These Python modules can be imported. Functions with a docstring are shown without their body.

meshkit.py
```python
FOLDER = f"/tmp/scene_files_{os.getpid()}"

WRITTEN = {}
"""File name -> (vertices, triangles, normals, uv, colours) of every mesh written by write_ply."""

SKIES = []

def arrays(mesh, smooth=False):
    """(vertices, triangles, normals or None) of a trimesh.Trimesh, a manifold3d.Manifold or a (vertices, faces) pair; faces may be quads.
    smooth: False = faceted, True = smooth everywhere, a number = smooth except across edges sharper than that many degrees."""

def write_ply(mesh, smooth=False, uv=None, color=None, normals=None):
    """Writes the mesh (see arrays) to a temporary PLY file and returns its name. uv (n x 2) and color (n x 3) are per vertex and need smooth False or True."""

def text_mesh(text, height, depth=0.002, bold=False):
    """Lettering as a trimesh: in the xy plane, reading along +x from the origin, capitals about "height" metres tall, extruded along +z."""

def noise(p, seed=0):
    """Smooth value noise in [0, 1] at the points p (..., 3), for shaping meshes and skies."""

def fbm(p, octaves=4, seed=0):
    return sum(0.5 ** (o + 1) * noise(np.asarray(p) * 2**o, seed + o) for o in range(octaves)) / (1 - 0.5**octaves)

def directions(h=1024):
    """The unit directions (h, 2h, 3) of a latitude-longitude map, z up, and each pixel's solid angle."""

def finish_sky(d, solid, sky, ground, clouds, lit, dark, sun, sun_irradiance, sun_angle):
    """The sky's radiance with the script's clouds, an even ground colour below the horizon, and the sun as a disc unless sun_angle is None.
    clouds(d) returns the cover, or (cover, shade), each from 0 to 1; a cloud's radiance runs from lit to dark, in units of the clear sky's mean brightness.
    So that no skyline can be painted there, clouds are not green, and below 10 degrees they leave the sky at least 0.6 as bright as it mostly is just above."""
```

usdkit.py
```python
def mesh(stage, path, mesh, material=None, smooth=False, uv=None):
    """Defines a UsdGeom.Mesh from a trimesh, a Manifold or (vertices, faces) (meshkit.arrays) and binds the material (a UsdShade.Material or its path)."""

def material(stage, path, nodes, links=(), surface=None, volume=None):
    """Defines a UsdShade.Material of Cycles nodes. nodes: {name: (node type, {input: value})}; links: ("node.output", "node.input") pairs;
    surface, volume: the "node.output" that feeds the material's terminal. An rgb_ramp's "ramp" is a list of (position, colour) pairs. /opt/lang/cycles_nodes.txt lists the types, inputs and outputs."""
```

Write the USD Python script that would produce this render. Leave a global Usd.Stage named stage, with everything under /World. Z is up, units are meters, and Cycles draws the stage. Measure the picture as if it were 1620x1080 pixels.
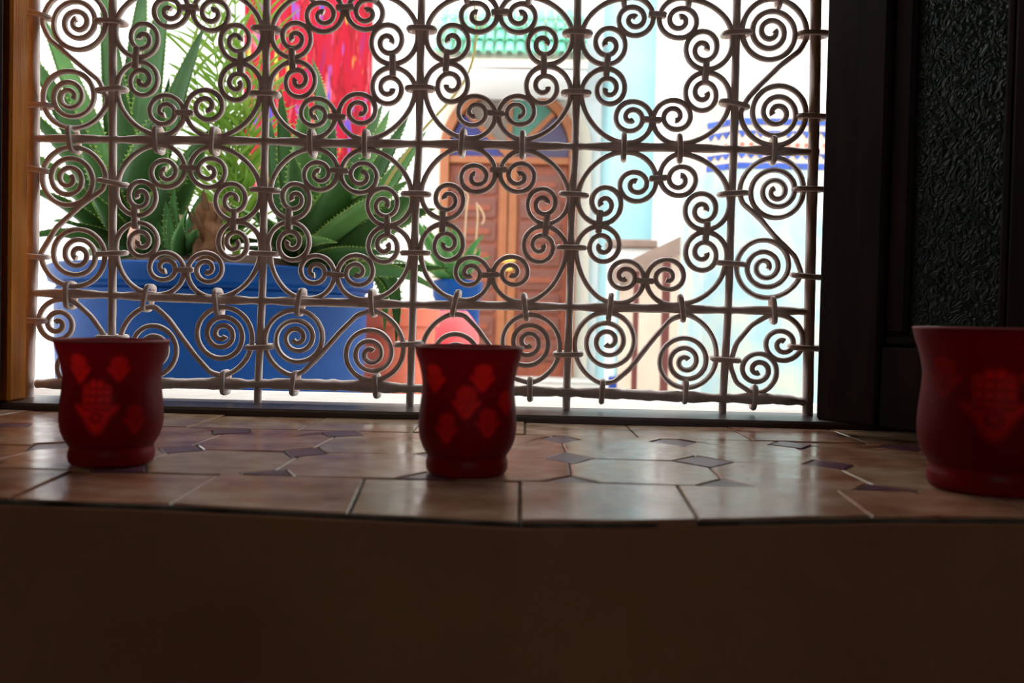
import math, random
import numpy as np, trimesh, usdkit, meshkit
from pxr import Usd, UsdGeom, UsdLux, UsdShade, Gf, Sdf, Vt
from scipy.interpolate import PchipInterpolator
from scipy.ndimage import gaussian_filter1d
import shapely
from shapely.geometry import Polygon, LineString, box as sbox

stage = Usd.Stage.CreateInMemory()
UsdGeom.SetStageUpAxis(stage, 'Z'); UsdGeom.SetStageMetersPerUnit(stage, 1.0)
UsdGeom.Xform.Define(stage, '/World'); UsdGeom.Scope.Define(stage, '/World/Looks')
random.seed(7); RNG = np.random.default_rng(7)

# ------------------------------------------------------------------ camera
CAM = np.array([0.0, -1.07, 0.12]); F_PX = 1300.0
YAW, PITCH, ROLL = (math.radians(a) for a in (1.0, -1.3, 1.25))
_f = np.array([-math.sin(YAW) * math.cos(PITCH), math.cos(YAW) * math.cos(PITCH), math.sin(PITCH)])
_r = np.cross(_f, [0, 0, 1]); _r /= np.linalg.norm(_r); _u = np.cross(_r, _f)
CAM_R = np.stack([math.cos(ROLL) * _r + math.sin(ROLL) * _u, -math.sin(ROLL) * _r + math.cos(ROLL) * _u, -_f], 1)
cam = UsdGeom.Camera.Define(stage, '/World/camera')
_m = np.eye(4); _m[:3, :3] = CAM_R.T; _m[3, :3] = CAM
UsdGeom.Xformable(cam).AddTransformOp().Set(Gf.Matrix4d(*_m.ravel().tolist()))
cam.CreateHorizontalApertureAttr(36.0); cam.CreateVerticalApertureAttr(24.0)
cam.CreateFocalLengthAttr(36.0 * F_PX / 1620)
cam.CreateClippingRangeAttr(Gf.Vec2f(0.02, 200))
cam.CreateFStopAttr(6.0); cam.CreateFocusDistanceAttr(1.04)
cam.CreateExposureAttr(1.25)

# ------------------------------------------------------------------ sky: bright thin overcast over the courtyard
dome = UsdLux.DomeLight.Define(stage, '/World/sky')
dome.CreateIntensityAttr(1.0)
sky_mat = usdkit.material(stage, '/World/Looks/sky', {
    'c': ('texture_coordinate', {}), 'n': ('noise_texture', {'scale': 2.2, 'detail': 4.0}),
    'r': ('rgb_ramp', {'ramp': [(0.3, (0.86, 0.93, 1.0)), (0.7, (1.0, 1.0, 1.0))]}),
    'b': ('background_shader', {'strength': 1.35})},
    [('c.generated', 'n.vector'), ('n.fac', 'r.fac'), ('r.color', 'b.color')], surface='b.background')
UsdShade.MaterialBindingAPI.Apply(dome.GetPrim()).Bind(sky_mat)

# ------------------------------------------------------------------ helpers
used = {}
def numbered(parent, name):
    k = (str(parent), name); n = used.get(k, 0); used[k] = n + 1
    return name if n == 0 else f'{name}_{n:03d}'
def say(prim, label=None, cat=None, group=None, kind=None):
    for k, v in (('label', label), ('category', cat), ('group', group), ('kind', kind)):
        if v: prim.SetCustomDataByKey(k, v)
    return prim
def thing(name, label, cat, loc=(0, 0, 0), group=None, kind=None):
    x = UsdGeom.Xform.Define(stage, '/World/' + numbered('/World', name))
    x.AddTranslateOp().Set(Gf.Vec3d(*map(float, loc)))
    x.GetPrim().SetCustomDataByKey('origin', Gf.Vec3d(*map(float, loc)))
    return say(x.GetPrim(), label, cat, group, kind)
def part(parent, name, mesh, mat, smooth=30, label=None, uv=None, kind=None):
    """One Mesh under parent (given in world coordinates) or under /World when parent is None."""
    path = '/World' if parent is None else str(parent.GetPath())
    v, f, n = meshkit.arrays(mesh, smooth)
    o = np.zeros(3); p = parent
    while p is not None and str(p.GetPath()) != '/World':
        w = p.GetCustomDataByKey('origin')
        if w: o = o + np.array(w)
        p = p.GetParent()
    if uv is not None:
        m = usdkit.mesh(stage, f'{path}/{numbered(path, name)}', trimesh.Trimesh(v - o, f, process=False), mat, smooth=True, uv=uv)
    else:
        mm = trimesh.Trimesh(np.asarray(mesh.vertices) - o, mesh.faces, process=False) if hasattr(mesh, 'faces') else (np.asarray(mesh[0]) - o, mesh[1])
        m = usdkit.mesh(stage, f'{path}/{numbered(path, name)}', mm, mat, smooth=smooth)
    return say(m.GetPrim(), label, kind=kind)
def struct(name, mesh, mat, label=None, smooth=30, cat=None):
    return say(part(None, name, mesh, mat, smooth), label, cat, kind='structure')
cat_ = trimesh.util.concatenate
def mesh_of(v, f): return trimesh.Trimesh(np.asarray(v, float), np.asarray(f), process=False)
def cbox(x0, x1, y0, y1, z0, z1, ch=0.002):
    """Box with chamfered edges."""
    p = []
    for sx in (0, 1):
        for sy in (0, 1):
            for sz in (0, 1):
                c = np.array([(x0, x1)[sx], (y0, y1)[sy], (z0, z1)[sz]]); d = np.array([1 - 2 * sx, 1 - 2 * sy, 1 - 2 * sz]) * ch
                for k in range(3):
                    e = d.copy(); e[k] = 0; p.append(c + e)
    return trimesh.convex.convex_hull(np.array(p))
def xform(m, R=None, t=None):
    m = m.copy(); T = np.eye(4)
    if R is not None: T[:3, :3] = R
    if t is not None: T[:3, 3] = t
    m.apply_transform(T); return m
def rot(axis, deg): return trimesh.transformations.rotation_matrix(math.radians(deg), axis)[:3, :3]
def tube(pts, rad, sides=8, closed=False, flat=1.0, up=None):
    """Sweep of an (elliptic) section along a polyline, with end caps."""
    p = np.asarray(pts, float); n = len(p); rad = np.broadcast_to(rad, (n,)).astype(float)
    t = (np.roll(p, -1, 0) - np.roll(p, 1, 0)) if closed else np.gradient(p, axis=0)
    t /= np.linalg.norm(t, axis=1, keepdims=True) + 1e-12
    if up is None:
        up = np.array([0, 1.0, 0])
        if np.abs(t @ up).max() > 0.95: up = np.array([0.31, 0.2, 0.93])
    a = np.cross(t, up); a /= np.linalg.norm(a, axis=1, keepdims=True) + 1e-12
    b = np.cross(a, t)
    ang = np.arange(sides) * 2 * np.pi / sides
    v = p[:, None] + rad[:, None, None] * (np.cos(ang)[None, :, None] * a[:, None] + flat * np.sin(ang)[None, :, None] * b[:, None])
    v = v.reshape(-1, 3); f = []
    m = n if closed else n - 1
    for i in range(m):
        i2 = (i + 1) % n
        for j in range(sides):
            j2 = (j + 1) % sides
            f += [[i * sides + j, i2 * sides + j, i2 * sides + j2], [i * sides + j, i2 * sides + j2, i * sides + j2]]
    if not closed:
        v = np.vstack([v, p[0], p[-1]]); k = n * sides
        for j in range(sides):
            j2 = (j + 1) % sides
            f += [[k, j, j2], [k + 1, (n - 1) * sides + j2, (n - 1) * sides + j]]
    m = mesh_of(v, np.array(f)[:, ::-1]); return m
def lathe(profile, seg=48, center=(0, 0, 0), closed=True):
    """profile: (radius, z) from outside round to inside; radius 0 ends allowed."""
    pr = np.asarray(profile, float); n = len(pr); ang = np.arange(seg) * 2 * np.pi / seg
    v = np.stack([pr[:, None, 0] * np.cos(ang), pr[:, None, 0] * np.sin(ang), np.repeat(pr[:, 1:2], seg, 1)], -1).reshape(-1, 3) + center
    f = []
    for i in range(n - 1):
        for j in range(seg):
            j2 = (j + 1) % seg
            f += [[i * seg + j, i * seg + j2, (i + 1) * seg + j2], [i * seg + j, (i + 1) * seg + j2, (i + 1) * seg + j]]
    m = trimesh.Trimesh(v, f, process=True); m.remove_unreferenced_vertices(); return m
def resample(p, step):
    p = np.asarray(p, float); d = np.r_[0, np.cumsum(np.linalg.norm(np.diff(p, axis=0), axis=1))]
    s = np.linspace(0, d[-1], max(3, int(round(d[-1] / step)) + 1))
    return np.stack([np.interp(s, d, p[:, k]) for k in range(p.shape[1])], 1)
def smooth_path(p, step, sigma):
    p = resample(p, step); return gaussian_filter1d(p, sigma, axis=0, mode='nearest')
def at(px, py, depth):
    """The point seen at a pixel of the survey photo, a given distance in front of the camera."""
    return CAM + depth * (CAM_R @ np.array([(px - 810) / F_PX, -(py - 540) / F_PX, -1.0]))
def prism(poly, z0, z1):
    m = trimesh.creation.extrude_polygon(poly, z1 - z0, engine='earcut'); m.apply_translation([0, 0, z0]); return m
def slab(poly, z0, z1, ch=0.0012):
    """A polygon extruded upwards with a small chamfer round its top edge."""
    inner = poly.buffer(-ch, join_style=2)
    if inner.is_empty or inner.geom_type != 'Polygon': return prism(poly, z0, z1)
    o = np.array(poly.exterior.coords)[:-1]; n = len(o)
    cx = o.mean(0); i_ = []
    ex = inner.exterior
    for q in o:
        pt = ex.interpolate(ex.project(shapely.Point(q))); i_.append((pt.x, pt.y))
    i_ = np.array(i_)
    v = np.vstack([np.c_[o, np.full(n, z0)], np.c_[o, np.full(n, z1 - ch)], np.c_[i_, np.full(n, z1)], [[*cx, z1]]])
    ccw = poly.exterior.is_ccw; f = []
    for k in range(n):
        k2 = (k + 1) % n
        q = [[k, k2, n + k2], [k, n + k2, n + k], [n + k, n + k2, 2 * n + k2], [n + k, 2 * n + k2, 2 * n + k], [2 * n + k, 2 * n + k2, 3 * n]]
        f += q if ccw else [a[::-1] for a in q]
    return mesh_of(v, f)

# ------------------------------------------------------------------ materials
def mat(name, color, rough=0.5, spec=0.5, var=None, scale=20.0, bump=0.0, bscale=60.0, bdist=0.002, stretch=(1, 1, 1), coat=0.0, detail=4.0, ramp=None, translucent=None, metallic=0.0, dist=0.0, rvar=0.0, coat_rough=0.05, space='object', rnd=0.0):
    """Principled material whose colour wanders between color and var (or along ramp) with noise, plus optional bump."""
    N = {'p': ('principled_bsdf', {'roughness': rough, 'specular_ior_level': spec, 'base_color': color, 'coat_weight': coat, 'coat_roughness': coat_rough, 'metallic': metallic}),
         'tc': ('texture_coordinate', {}), 'mp': ('mapping', {'scale': stretch})}
    L = [('tc.object', 'mp.vector')] if space == 'object' else []
    if space != 'object':
        N['g'] = ('geometry', {}); L = [('g.position', 'mp.vector')]
    out = 'p.BSDF'
    if var is not None or ramp is not None:
        N['n'] = ('noise_texture', {'scale': scale, 'detail': detail, 'distortion': dist})
        N['r'] = ('rgb_ramp', {'ramp': ramp or [(0.3, color), (0.7, var)]})
        L += [('mp.vector', 'n.vector'), ('n.fac', 'r.fac')]
        src = 'r.color'
        if rnd:
            N['oi'] = ('object_info', {}); N['mr'] = ('map_range', {'from_min': 0, 'from_max': 1, 'to_min': 1 - rnd, 'to_max': 1 + rnd}); N['hs'] = ('hsv', {})
            L += [('oi.random', 'mr.value'), ('mr.result', 'hs.value'), ('r.color', 'hs.color')]; src = 'hs.color'
        L.append((src, 'p.base_color'))
        if rvar:
            N['rr'] = ('map_range', {'from_min': 0.3, 'from_max': 0.7, 'to_min': rough - rvar, 'to_max': rough + rvar, 'clamp': True})
            L += [('n.fac', 'rr.value'), ('rr.result', 'p.roughness')]
    if bump:
        N['bn'] = ('noise_texture', {'scale': bscale, 'detail': 3.0}); N['b'] = ('bump', {'strength': bump, 'distance': bdist})
        L += [('mp.vector', 'bn.vector'), ('bn.fac', 'b.height'), ('b.normal', 'p.normal')]
    if translucent:
        N['t'] = ('translucent_bsdf', {'color': translucent[0]}); N['mx'] = ('mix_closure', {'fac': translucent[1]})
        L += [('p.BSDF', 'mx.closure1'), ('t.BSDF', 'mx.closure2')]; out = 'mx.closure'
    return usdkit.material(stage, '/World/Looks/' + name, N, L, surface=out)

M = {}
M['iron'] = mat('painted_iron', (0.54, 0.415, 0.36), 0.42, 0.45, var=(0.66, 0.55, 0.50), scale=40, bump=0.5, bscale=170, bdist=0.0012)
M['plaster'] = mat('plaster_brown', (0.44, 0.22, 0.10), 0.85, 0.2, var=(0.35, 0.155, 0.085), scale=5, bump=0.35, bscale=40, bdist=0.003)
M['room'] = mat('room_plaster', (0.34, 0.23, 0.14), 0.9, 0.1)
M['room_floor'] = mat('room_floor_tile', (0.25, 0.13, 0.08), 0.4, 0.4)
M['wood_dark'] = mat('wood_dark', (0.022, 0.010, 0.007), 0.6, 0.12, var=(0.009, 0.005, 0.004), scale=12, stretch=(6, 6, 0.6), bump=0.3, bscale=30, bdist=0.001)
M['wood_jamb'] = mat('wood_jamb', (0.62, 0.22, 0.02), 0.5, 0.15, var=(0.38, 0.12, 0.014), scale=10, stretch=(6, 6, 0.5), bump=0.4, bscale=50, bdist=0.002)
M['rail'] = mat('wood_rail', (0.075, 0.05, 0.04), 0.35, 0.5, var=(0.045, 0.03, 0.025), scale=10, stretch=(0.5, 6, 6), bump=0.2, bscale=40, bdist=0.001)
M['pane'] = None
M['tile'] = []
for k, (a, b, c) in enumerate([((0.44, 0.215, 0.12), (0.52, 0.31, 0.20), (0.33, 0.135, 0.07)), ((0.46, 0.25, 0.15), (0.54, 0.35, 0.24), (0.36, 0.17, 0.10)), ((0.42, 0.19, 0.105), (0.49, 0.27, 0.17), (0.31, 0.12, 0.06)), ((0.47, 0.29, 0.165), (0.55, 0.38, 0.25), (0.38, 0.20, 0.11))]):
    M['tile'].append(mat(f'glazed_tile_{k}', a, 0.24, 0.5, ramp=[(0.34, c), (0.5, a), (0.64, b)], scale=24, stretch=(0.75, 1, 1), bump=0.16, bscale=30, bdist=0.004, rvar=0.08, detail=8.0, coat=0.3, coat_rough=0.16, space='world'))
M['cabochon'] = mat('purple_tile', (0.11, 0.035, 0.05), 0.32, 0.5, var=(0.17, 0.07, 0.10), scale=30, bump=0.3, bscale=60, bdist=0.002, space='world')
M['grout'] = mat('grout', (0.05, 0.035, 0.028), 0.9, 0.1, var=(0.22, 0.18, 0.15), scale=35, bump=0.6, bscale=150, bdist=0.002, space='world')
M['stone'] = mat('white_stone', (0.72, 0.68, 0.62), 0.7, 0.3, var=(0.62, 0.57, 0.5), scale=30)
M['white'] = mat('whitewash', (0.86, 0.86, 0.85), 0.9, 0.1)
M['cream'] = mat('cream_wall', (0.72, 0.60, 0.48), 0.9, 0.1, var=(0.74, 0.64, 0.55), scale=3)
M['paving'] = mat('courtyard_paving', (0.62, 0.56, 0.48), 0.7, 0.3, var=(0.5, 0.46, 0.40), scale=4)
M['aqua'] = mat('aqua_plaster', (0.29, 0.52, 0.56), 0.85, 0.2, var=(0.33, 0.55, 0.58), scale=4)
M['beige'] = mat('beige_plaster', (0.50, 0.39, 0.30), 0.9, 0.1, var=(0.56, 0.46, 0.37), scale=4)
M['coping'] = mat('coping_stone', (0.20, 0.14, 0.11), 0.8, 0.2, var=(0.27, 0.19, 0.15), scale=8)
M['post'] = mat('post_maroon', (0.13, 0.03, 0.025), 0.5, 0.4)
M['blue'] = mat('blue_glaze', (0.0015, 0.038, 0.165), 0.5, 0.16, var=(0.002, 0.052, 0.22), scale=5, stretch=(1, 1, 2), bump=0.15, bscale=14, bdist=0.01)
M['soil'] = mat('dark_soil', (0.06, 0.04, 0.03), 0.95, 0.1, var=(0.14, 0.09, 0.06), scale=40, bump=1, bscale=60, bdist=0.01)
M['red_pot'] = mat('red_pot', (0.56, 0.105, 0.055), 0.5, 0.3, var=(0.62, 0.16, 0.09), scale=6)
M['pink_pot'] = mat('pink_pot', (0.72, 0.06, 0.07), 0.4, 0.5, var=(0.76, 0.10, 0.10), scale=6)
M['door'] = mat('carved_door_wood', (0.19, 0.040, 0.016), 0.45, 0.4, var=(0.25, 0.058, 0.024), scale=8, stretch=(5, 5, 0.6))
M['door_panel'] = mat('door_panel_wood', (0.12, 0.030, 0.016), 0.4, 0.5, var=(0.16, 0.042, 0.022), scale=8)
M['door_frame'] = mat('door_frame_wood', (0.27, 0.078, 0.024), 0.5, 0.4, var=(0.31, 0.105, 0.036), scale=8)
M['brass'] = mat('brass', (0.80, 0.50, 0.12), 0.3, 0.5, metallic=1.0)
for k, c in dict(pane_blue=(0.035, 0.035, 0.16), pane_green=(0.06, 0.17, 0.125), pane_grey=(0.17, 0.135, 0.11), pane_violet=(0.065, 0.05, 0.10)).items():
    M[k] = mat(k, c, 0.4, 0.3)
M['roof'] = mat('green_roof_glaze', (0.07, 0.36, 0.21), 0.3, 0.5, var=(0.15, 0.48, 0.32), scale=6, rnd=0.2)
M['zellige_blue'] = mat('zellige_blue', (0.025, 0.07, 0.36), 0.35, 0.4, var=(0.04, 0.10, 0.42), scale=10, rnd=0.2)
M['zellige_white'] = mat('zellige_white', (0.64, 0.53, 0.43), 0.4, 0.4, var=(0.58, 0.48, 0.40), scale=10)
M['zellige_red'] = mat('zellige_red', (0.55, 0.12, 0.08), 0.4, 0.4)
M['mosaic_aqua'] = mat('mosaic_aqua', (0.42, 0.64, 0.66), 0.35, 0.4, ramp=[(0.36, (0.28, 0.44, 0.47)), (0.5, (0.36, 0.47, 0.45)), (0.64, (0.45, 0.47, 0.40))], scale=7, detail=3)
M['mosaic_pale'] = mat('mosaic_pale', (0.72, 0.66, 0.55), 0.5, 0.3, ramp=[(0.36, (0.40, 0.48, 0.47)), (0.5, (0.49, 0.46, 0.40)), (0.64, (0.50, 0.47, 0.41))], scale=6, detail=3)
M['stump'] = mat('dry_fibre', (0.12, 0.055, 0.026), 0.9, 0.1, var=(0.26, 0.14, 0.07), scale=30, stretch=(1, 1, 0.4), bump=1, bscale=60, bdist=0.008)
M['husk'] = mat('dry_husk', (0.62, 0.36, 0.25), 0.8, 0.1, var=(0.72, 0.50, 0.38), scale=30)

def leaf_mat(name, mid, edge, pale, trans=0.12, transc=(0.25, 0.5, 0.05)):
    """Succulent leaf: body colour with faint long streaks, paler margin (u of the mesh's uv is 0 in the middle, 1 at the edge)."""
    return usdkit.material(stage, '/World/Looks/' + name, {
        'uv': ('uvmap', {'attribute': 'st'}), 's': ('separate_xyz', {}), 'tc': ('texture_coordinate', {}),
        'n': ('noise_texture', {'scale': 9.0, 'detail': 3.0}), 'r': ('rgb_ramp', {'ramp': [(0.3, mid), (0.7, pale)]}),
        'e': ('map_range', {'from_min': 0.9, 'from_max': 1.0, 'to_min': 0, 'to_max': 1, 'clamp': True}),
        'mx': ('mix', {'color2': edge}), 'p': ('principled_bsdf', {'roughness': 0.5, 'specular_ior_level': 0.22}),
        't': ('translucent_bsdf', {'color': transc}), 'mc': ('mix_closure', {'fac': trans})},
        [('uv.UV', 's.vector'), ('tc.object', 'n.vector'), ('n.fac', 'r.fac'), ('s.x', 'e.value'), ('e.result', 'mx.fac'), ('r.color', 'mx.color1'),
         ('mx.color', 'p.base_color'), ('p.BSDF', 'mc.closure1'), ('t.BSDF', 'mc.closure2')], surface='mc.closure')
M['agave'] = leaf_mat('agave_leaf', (0.018, 0.060, 0.013), (0.26, 0.40, 0.07), (0.044, 0.118, 0.028))
M['agave2'] = leaf_mat('agave_leaf_pale', (0.050, 0.150, 0.030), (0.34, 0.48, 0.12), (0.12, 0.26, 0.075))
M['aloe'] = leaf_mat('aloe_leaf', (0.05, 0.17, 0.04), (0.36, 0.5, 0.16), (0.08, 0.24, 0.07))
M['frond'] = leaf_mat('frond_leaf', (0.12, 0.26, 0.025), (0.24, 0.38, 0.05), (0.26, 0.38, 0.06), 0.35, (0.4, 0.6, 0.06))
M['straw'] = leaf_mat('straw_stalk', (0.42, 0.27, 0.15), (0.5, 0.34, 0.2), (0.5, 0.34, 0.2), 0.15, (0.5, 0.35, 0.2))
M['dry'] = leaf_mat('dry_stalk', (0.36, 0.30, 0.09), (0.42, 0.36, 0.14), (0.42, 0.36, 0.12), 0.2, (0.6, 0.5, 0.2))

# ------------------------------------------------------------------ measured layout of the grille (millimetres in its own plane: x, z)
V_BARS = [[(np.float64(-651.8), np.float64(527.0)), (np.float64(-651.4), np.float64(420.9)), (np.float64(-650.4), np.float64(313.7)), (np.float64(-650.4), np.float64(206.5)), (np.float64(-652.5), np.float64(131.5)), (np.float64(-655.9), np.float64(13.8))], [(np.float64(-548.1), np.float64(528.6)), (np.float64(-546.3), np.float64(358.8)), (np.float64(-545.1), np.float64(251.5)), (np.float64(-544.6), np.float64(144.3)), (np.float64(-544.5), np.float64(90.8)), (np.float64(-545.1), np.float64(13.1))], [(np.float64(-346.5), np.float64(531.6)), (np.float64(-345.9), np.float64(362.4)), (np.float64(-346.6), np.float64(298.0)), (np.float64(-346.0), np.float64(169.9)), (np.float64(-348.6), np.float64(95.1)), (np.float64(-350.9), np.float64(9.0))], [(np.float64(-145.2), np.float64(534.5)), (np.float64(-144.9), np.float64(323.5)), (np.float64(-147.7), np.float64(301.7)), (np.float64(-148.5), np.float64(174.0)), (np.float64(-149.6), np.float64(78.1)), (np.float64(-150.5), np.float64(13.8))], [(np.float64(56.5), np.float64(537.5)), (np.float64(58.3), np.float64(327.3)), (np.float64(54.8), np.float64(294.9)), (np.float64(55.3), np.float64(135.7)), (np.float64(54.4), np.float64(104.0)), (np.float64(54.0), np.float64(12.2))], [(np.float64(260.8), np.float64(540.6)), (np.float64(262.0), np.float64(331.0)), (np.float64(260.8), np.float64(298.8)), (np.float64(260.6), np.float64(140.2)), (np.float64(259.0), np.float64(97.9)), (np.float64(256.5), np.float64(12.7))], [(np.float64(361.4), np.float64(542.1)), (np.float64(363.3), np.float64(437.7)), (np.float64(364.1), np.float64(332.9)), (np.float64(363.7), np.float64(269.2)), (np.float64(364.8), np.float64(163.6)), (np.float64(365.5), np.float64(89.7)), (np.float64(366.7), np.float64(13.2))]]
V_BAR_D = [14.8, 10.3, 10.3, 10.3, 10.3, 10.3, 14.0]
H_BARS = [[(np.float64(-668.0), np.float64(550.4)), (np.float64(-605.4), np.float64(551.3)), (np.float64(-540.8), np.float64(550.8)), (np.float64(-454.9), np.float64(551.4)), (np.float64(-347.8), np.float64(551.9)), (np.float64(-274.6), np.float64(550.4)), (np.float64(-189.4), np.float64(550.6)), (np.float64(-62.1), np.float64(551.8)), (np.float64(10.4), np.float64(550.4)), (np.float64(94.8), np.float64(551.0)), (np.float64(178.9), np.float64(551.2)), (np.float64(262.9), np.float64(550.1)), (np.float64(334.7), np.float64(548.2)), (np.float64(375.4), np.float64(547.8))], [(np.float64(-671.3), np.float64(347.0)), (np.float64(-608.5), np.float64(348.1)), (np.float64(-543.6), np.float64(347.8)), (np.float64(-457.3), np.float64(348.7)), (np.float64(-349.8), np.float64(349.5)), (np.float64(-276.2), np.float64(348.3)), (np.float64(-190.7), np.float64(348.8)), (np.float64(-62.8), np.float64(350.4)), (np.float64(10.1), np.float64(349.2)), (np.float64(94.8), np.float64(350.1)), (np.float64(179.3), np.float64(350.6)), (np.float64(263.6), np.float64(349.8)), (np.float64(335.7), np.float64(348.1)), (np.float64(376.7), np.float64(347.8))], [(np.float64(-675.1), np.float64(145.4)), (np.float64(-584.8), np.float64(145.6)), (np.float64(-498.0), np.float64(143.6)), (np.float64(-368.2), np.float64(141.6)), (np.float64(-337.4), np.float64(141.8)), (np.float64(-251.3), np.float64(141.5)), (np.float64(-144.0), np.float64(140.6)), (np.float64(-58.4), np.float64(141.8)), (np.float64(14.7), np.float64(142.1)), (np.float64(99.9), np.float64(142.4)), (np.float64(184.7), np.float64(142.8)), (np.float64(269.4), np.float64(142.5)), (np.float64(320.7), np.float64(143.6)), (np.float64(369.2), np.float64(142.5))], [(np.float64(-650.1), np.float64(26.2)), (np.float64(-561.8), np.float64(28.3)), (np.float64(-474.9), np.float64(30.9)), (np.float64(-366.6), np.float64(32.4)), (np.float64(-314.2), np.float64(33.6)), (np.float64(-227.9), np.float64(33.4)), (np.float64(-163.3), np.float64(31.7)), (np.float64(-4.1), np.float64(31.8)), (np.float64(59.9), np.float64(31.5)), (np.float64(123.9), np.float64(30.9)), (np.float64(187.7), np.float64(29.2)), (np.float64(251.4), np.float64(28.3)), (np.float64(324.0), np.float64(29.2)), (np.float64(366.3), np.float64(25.9))]]
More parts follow.
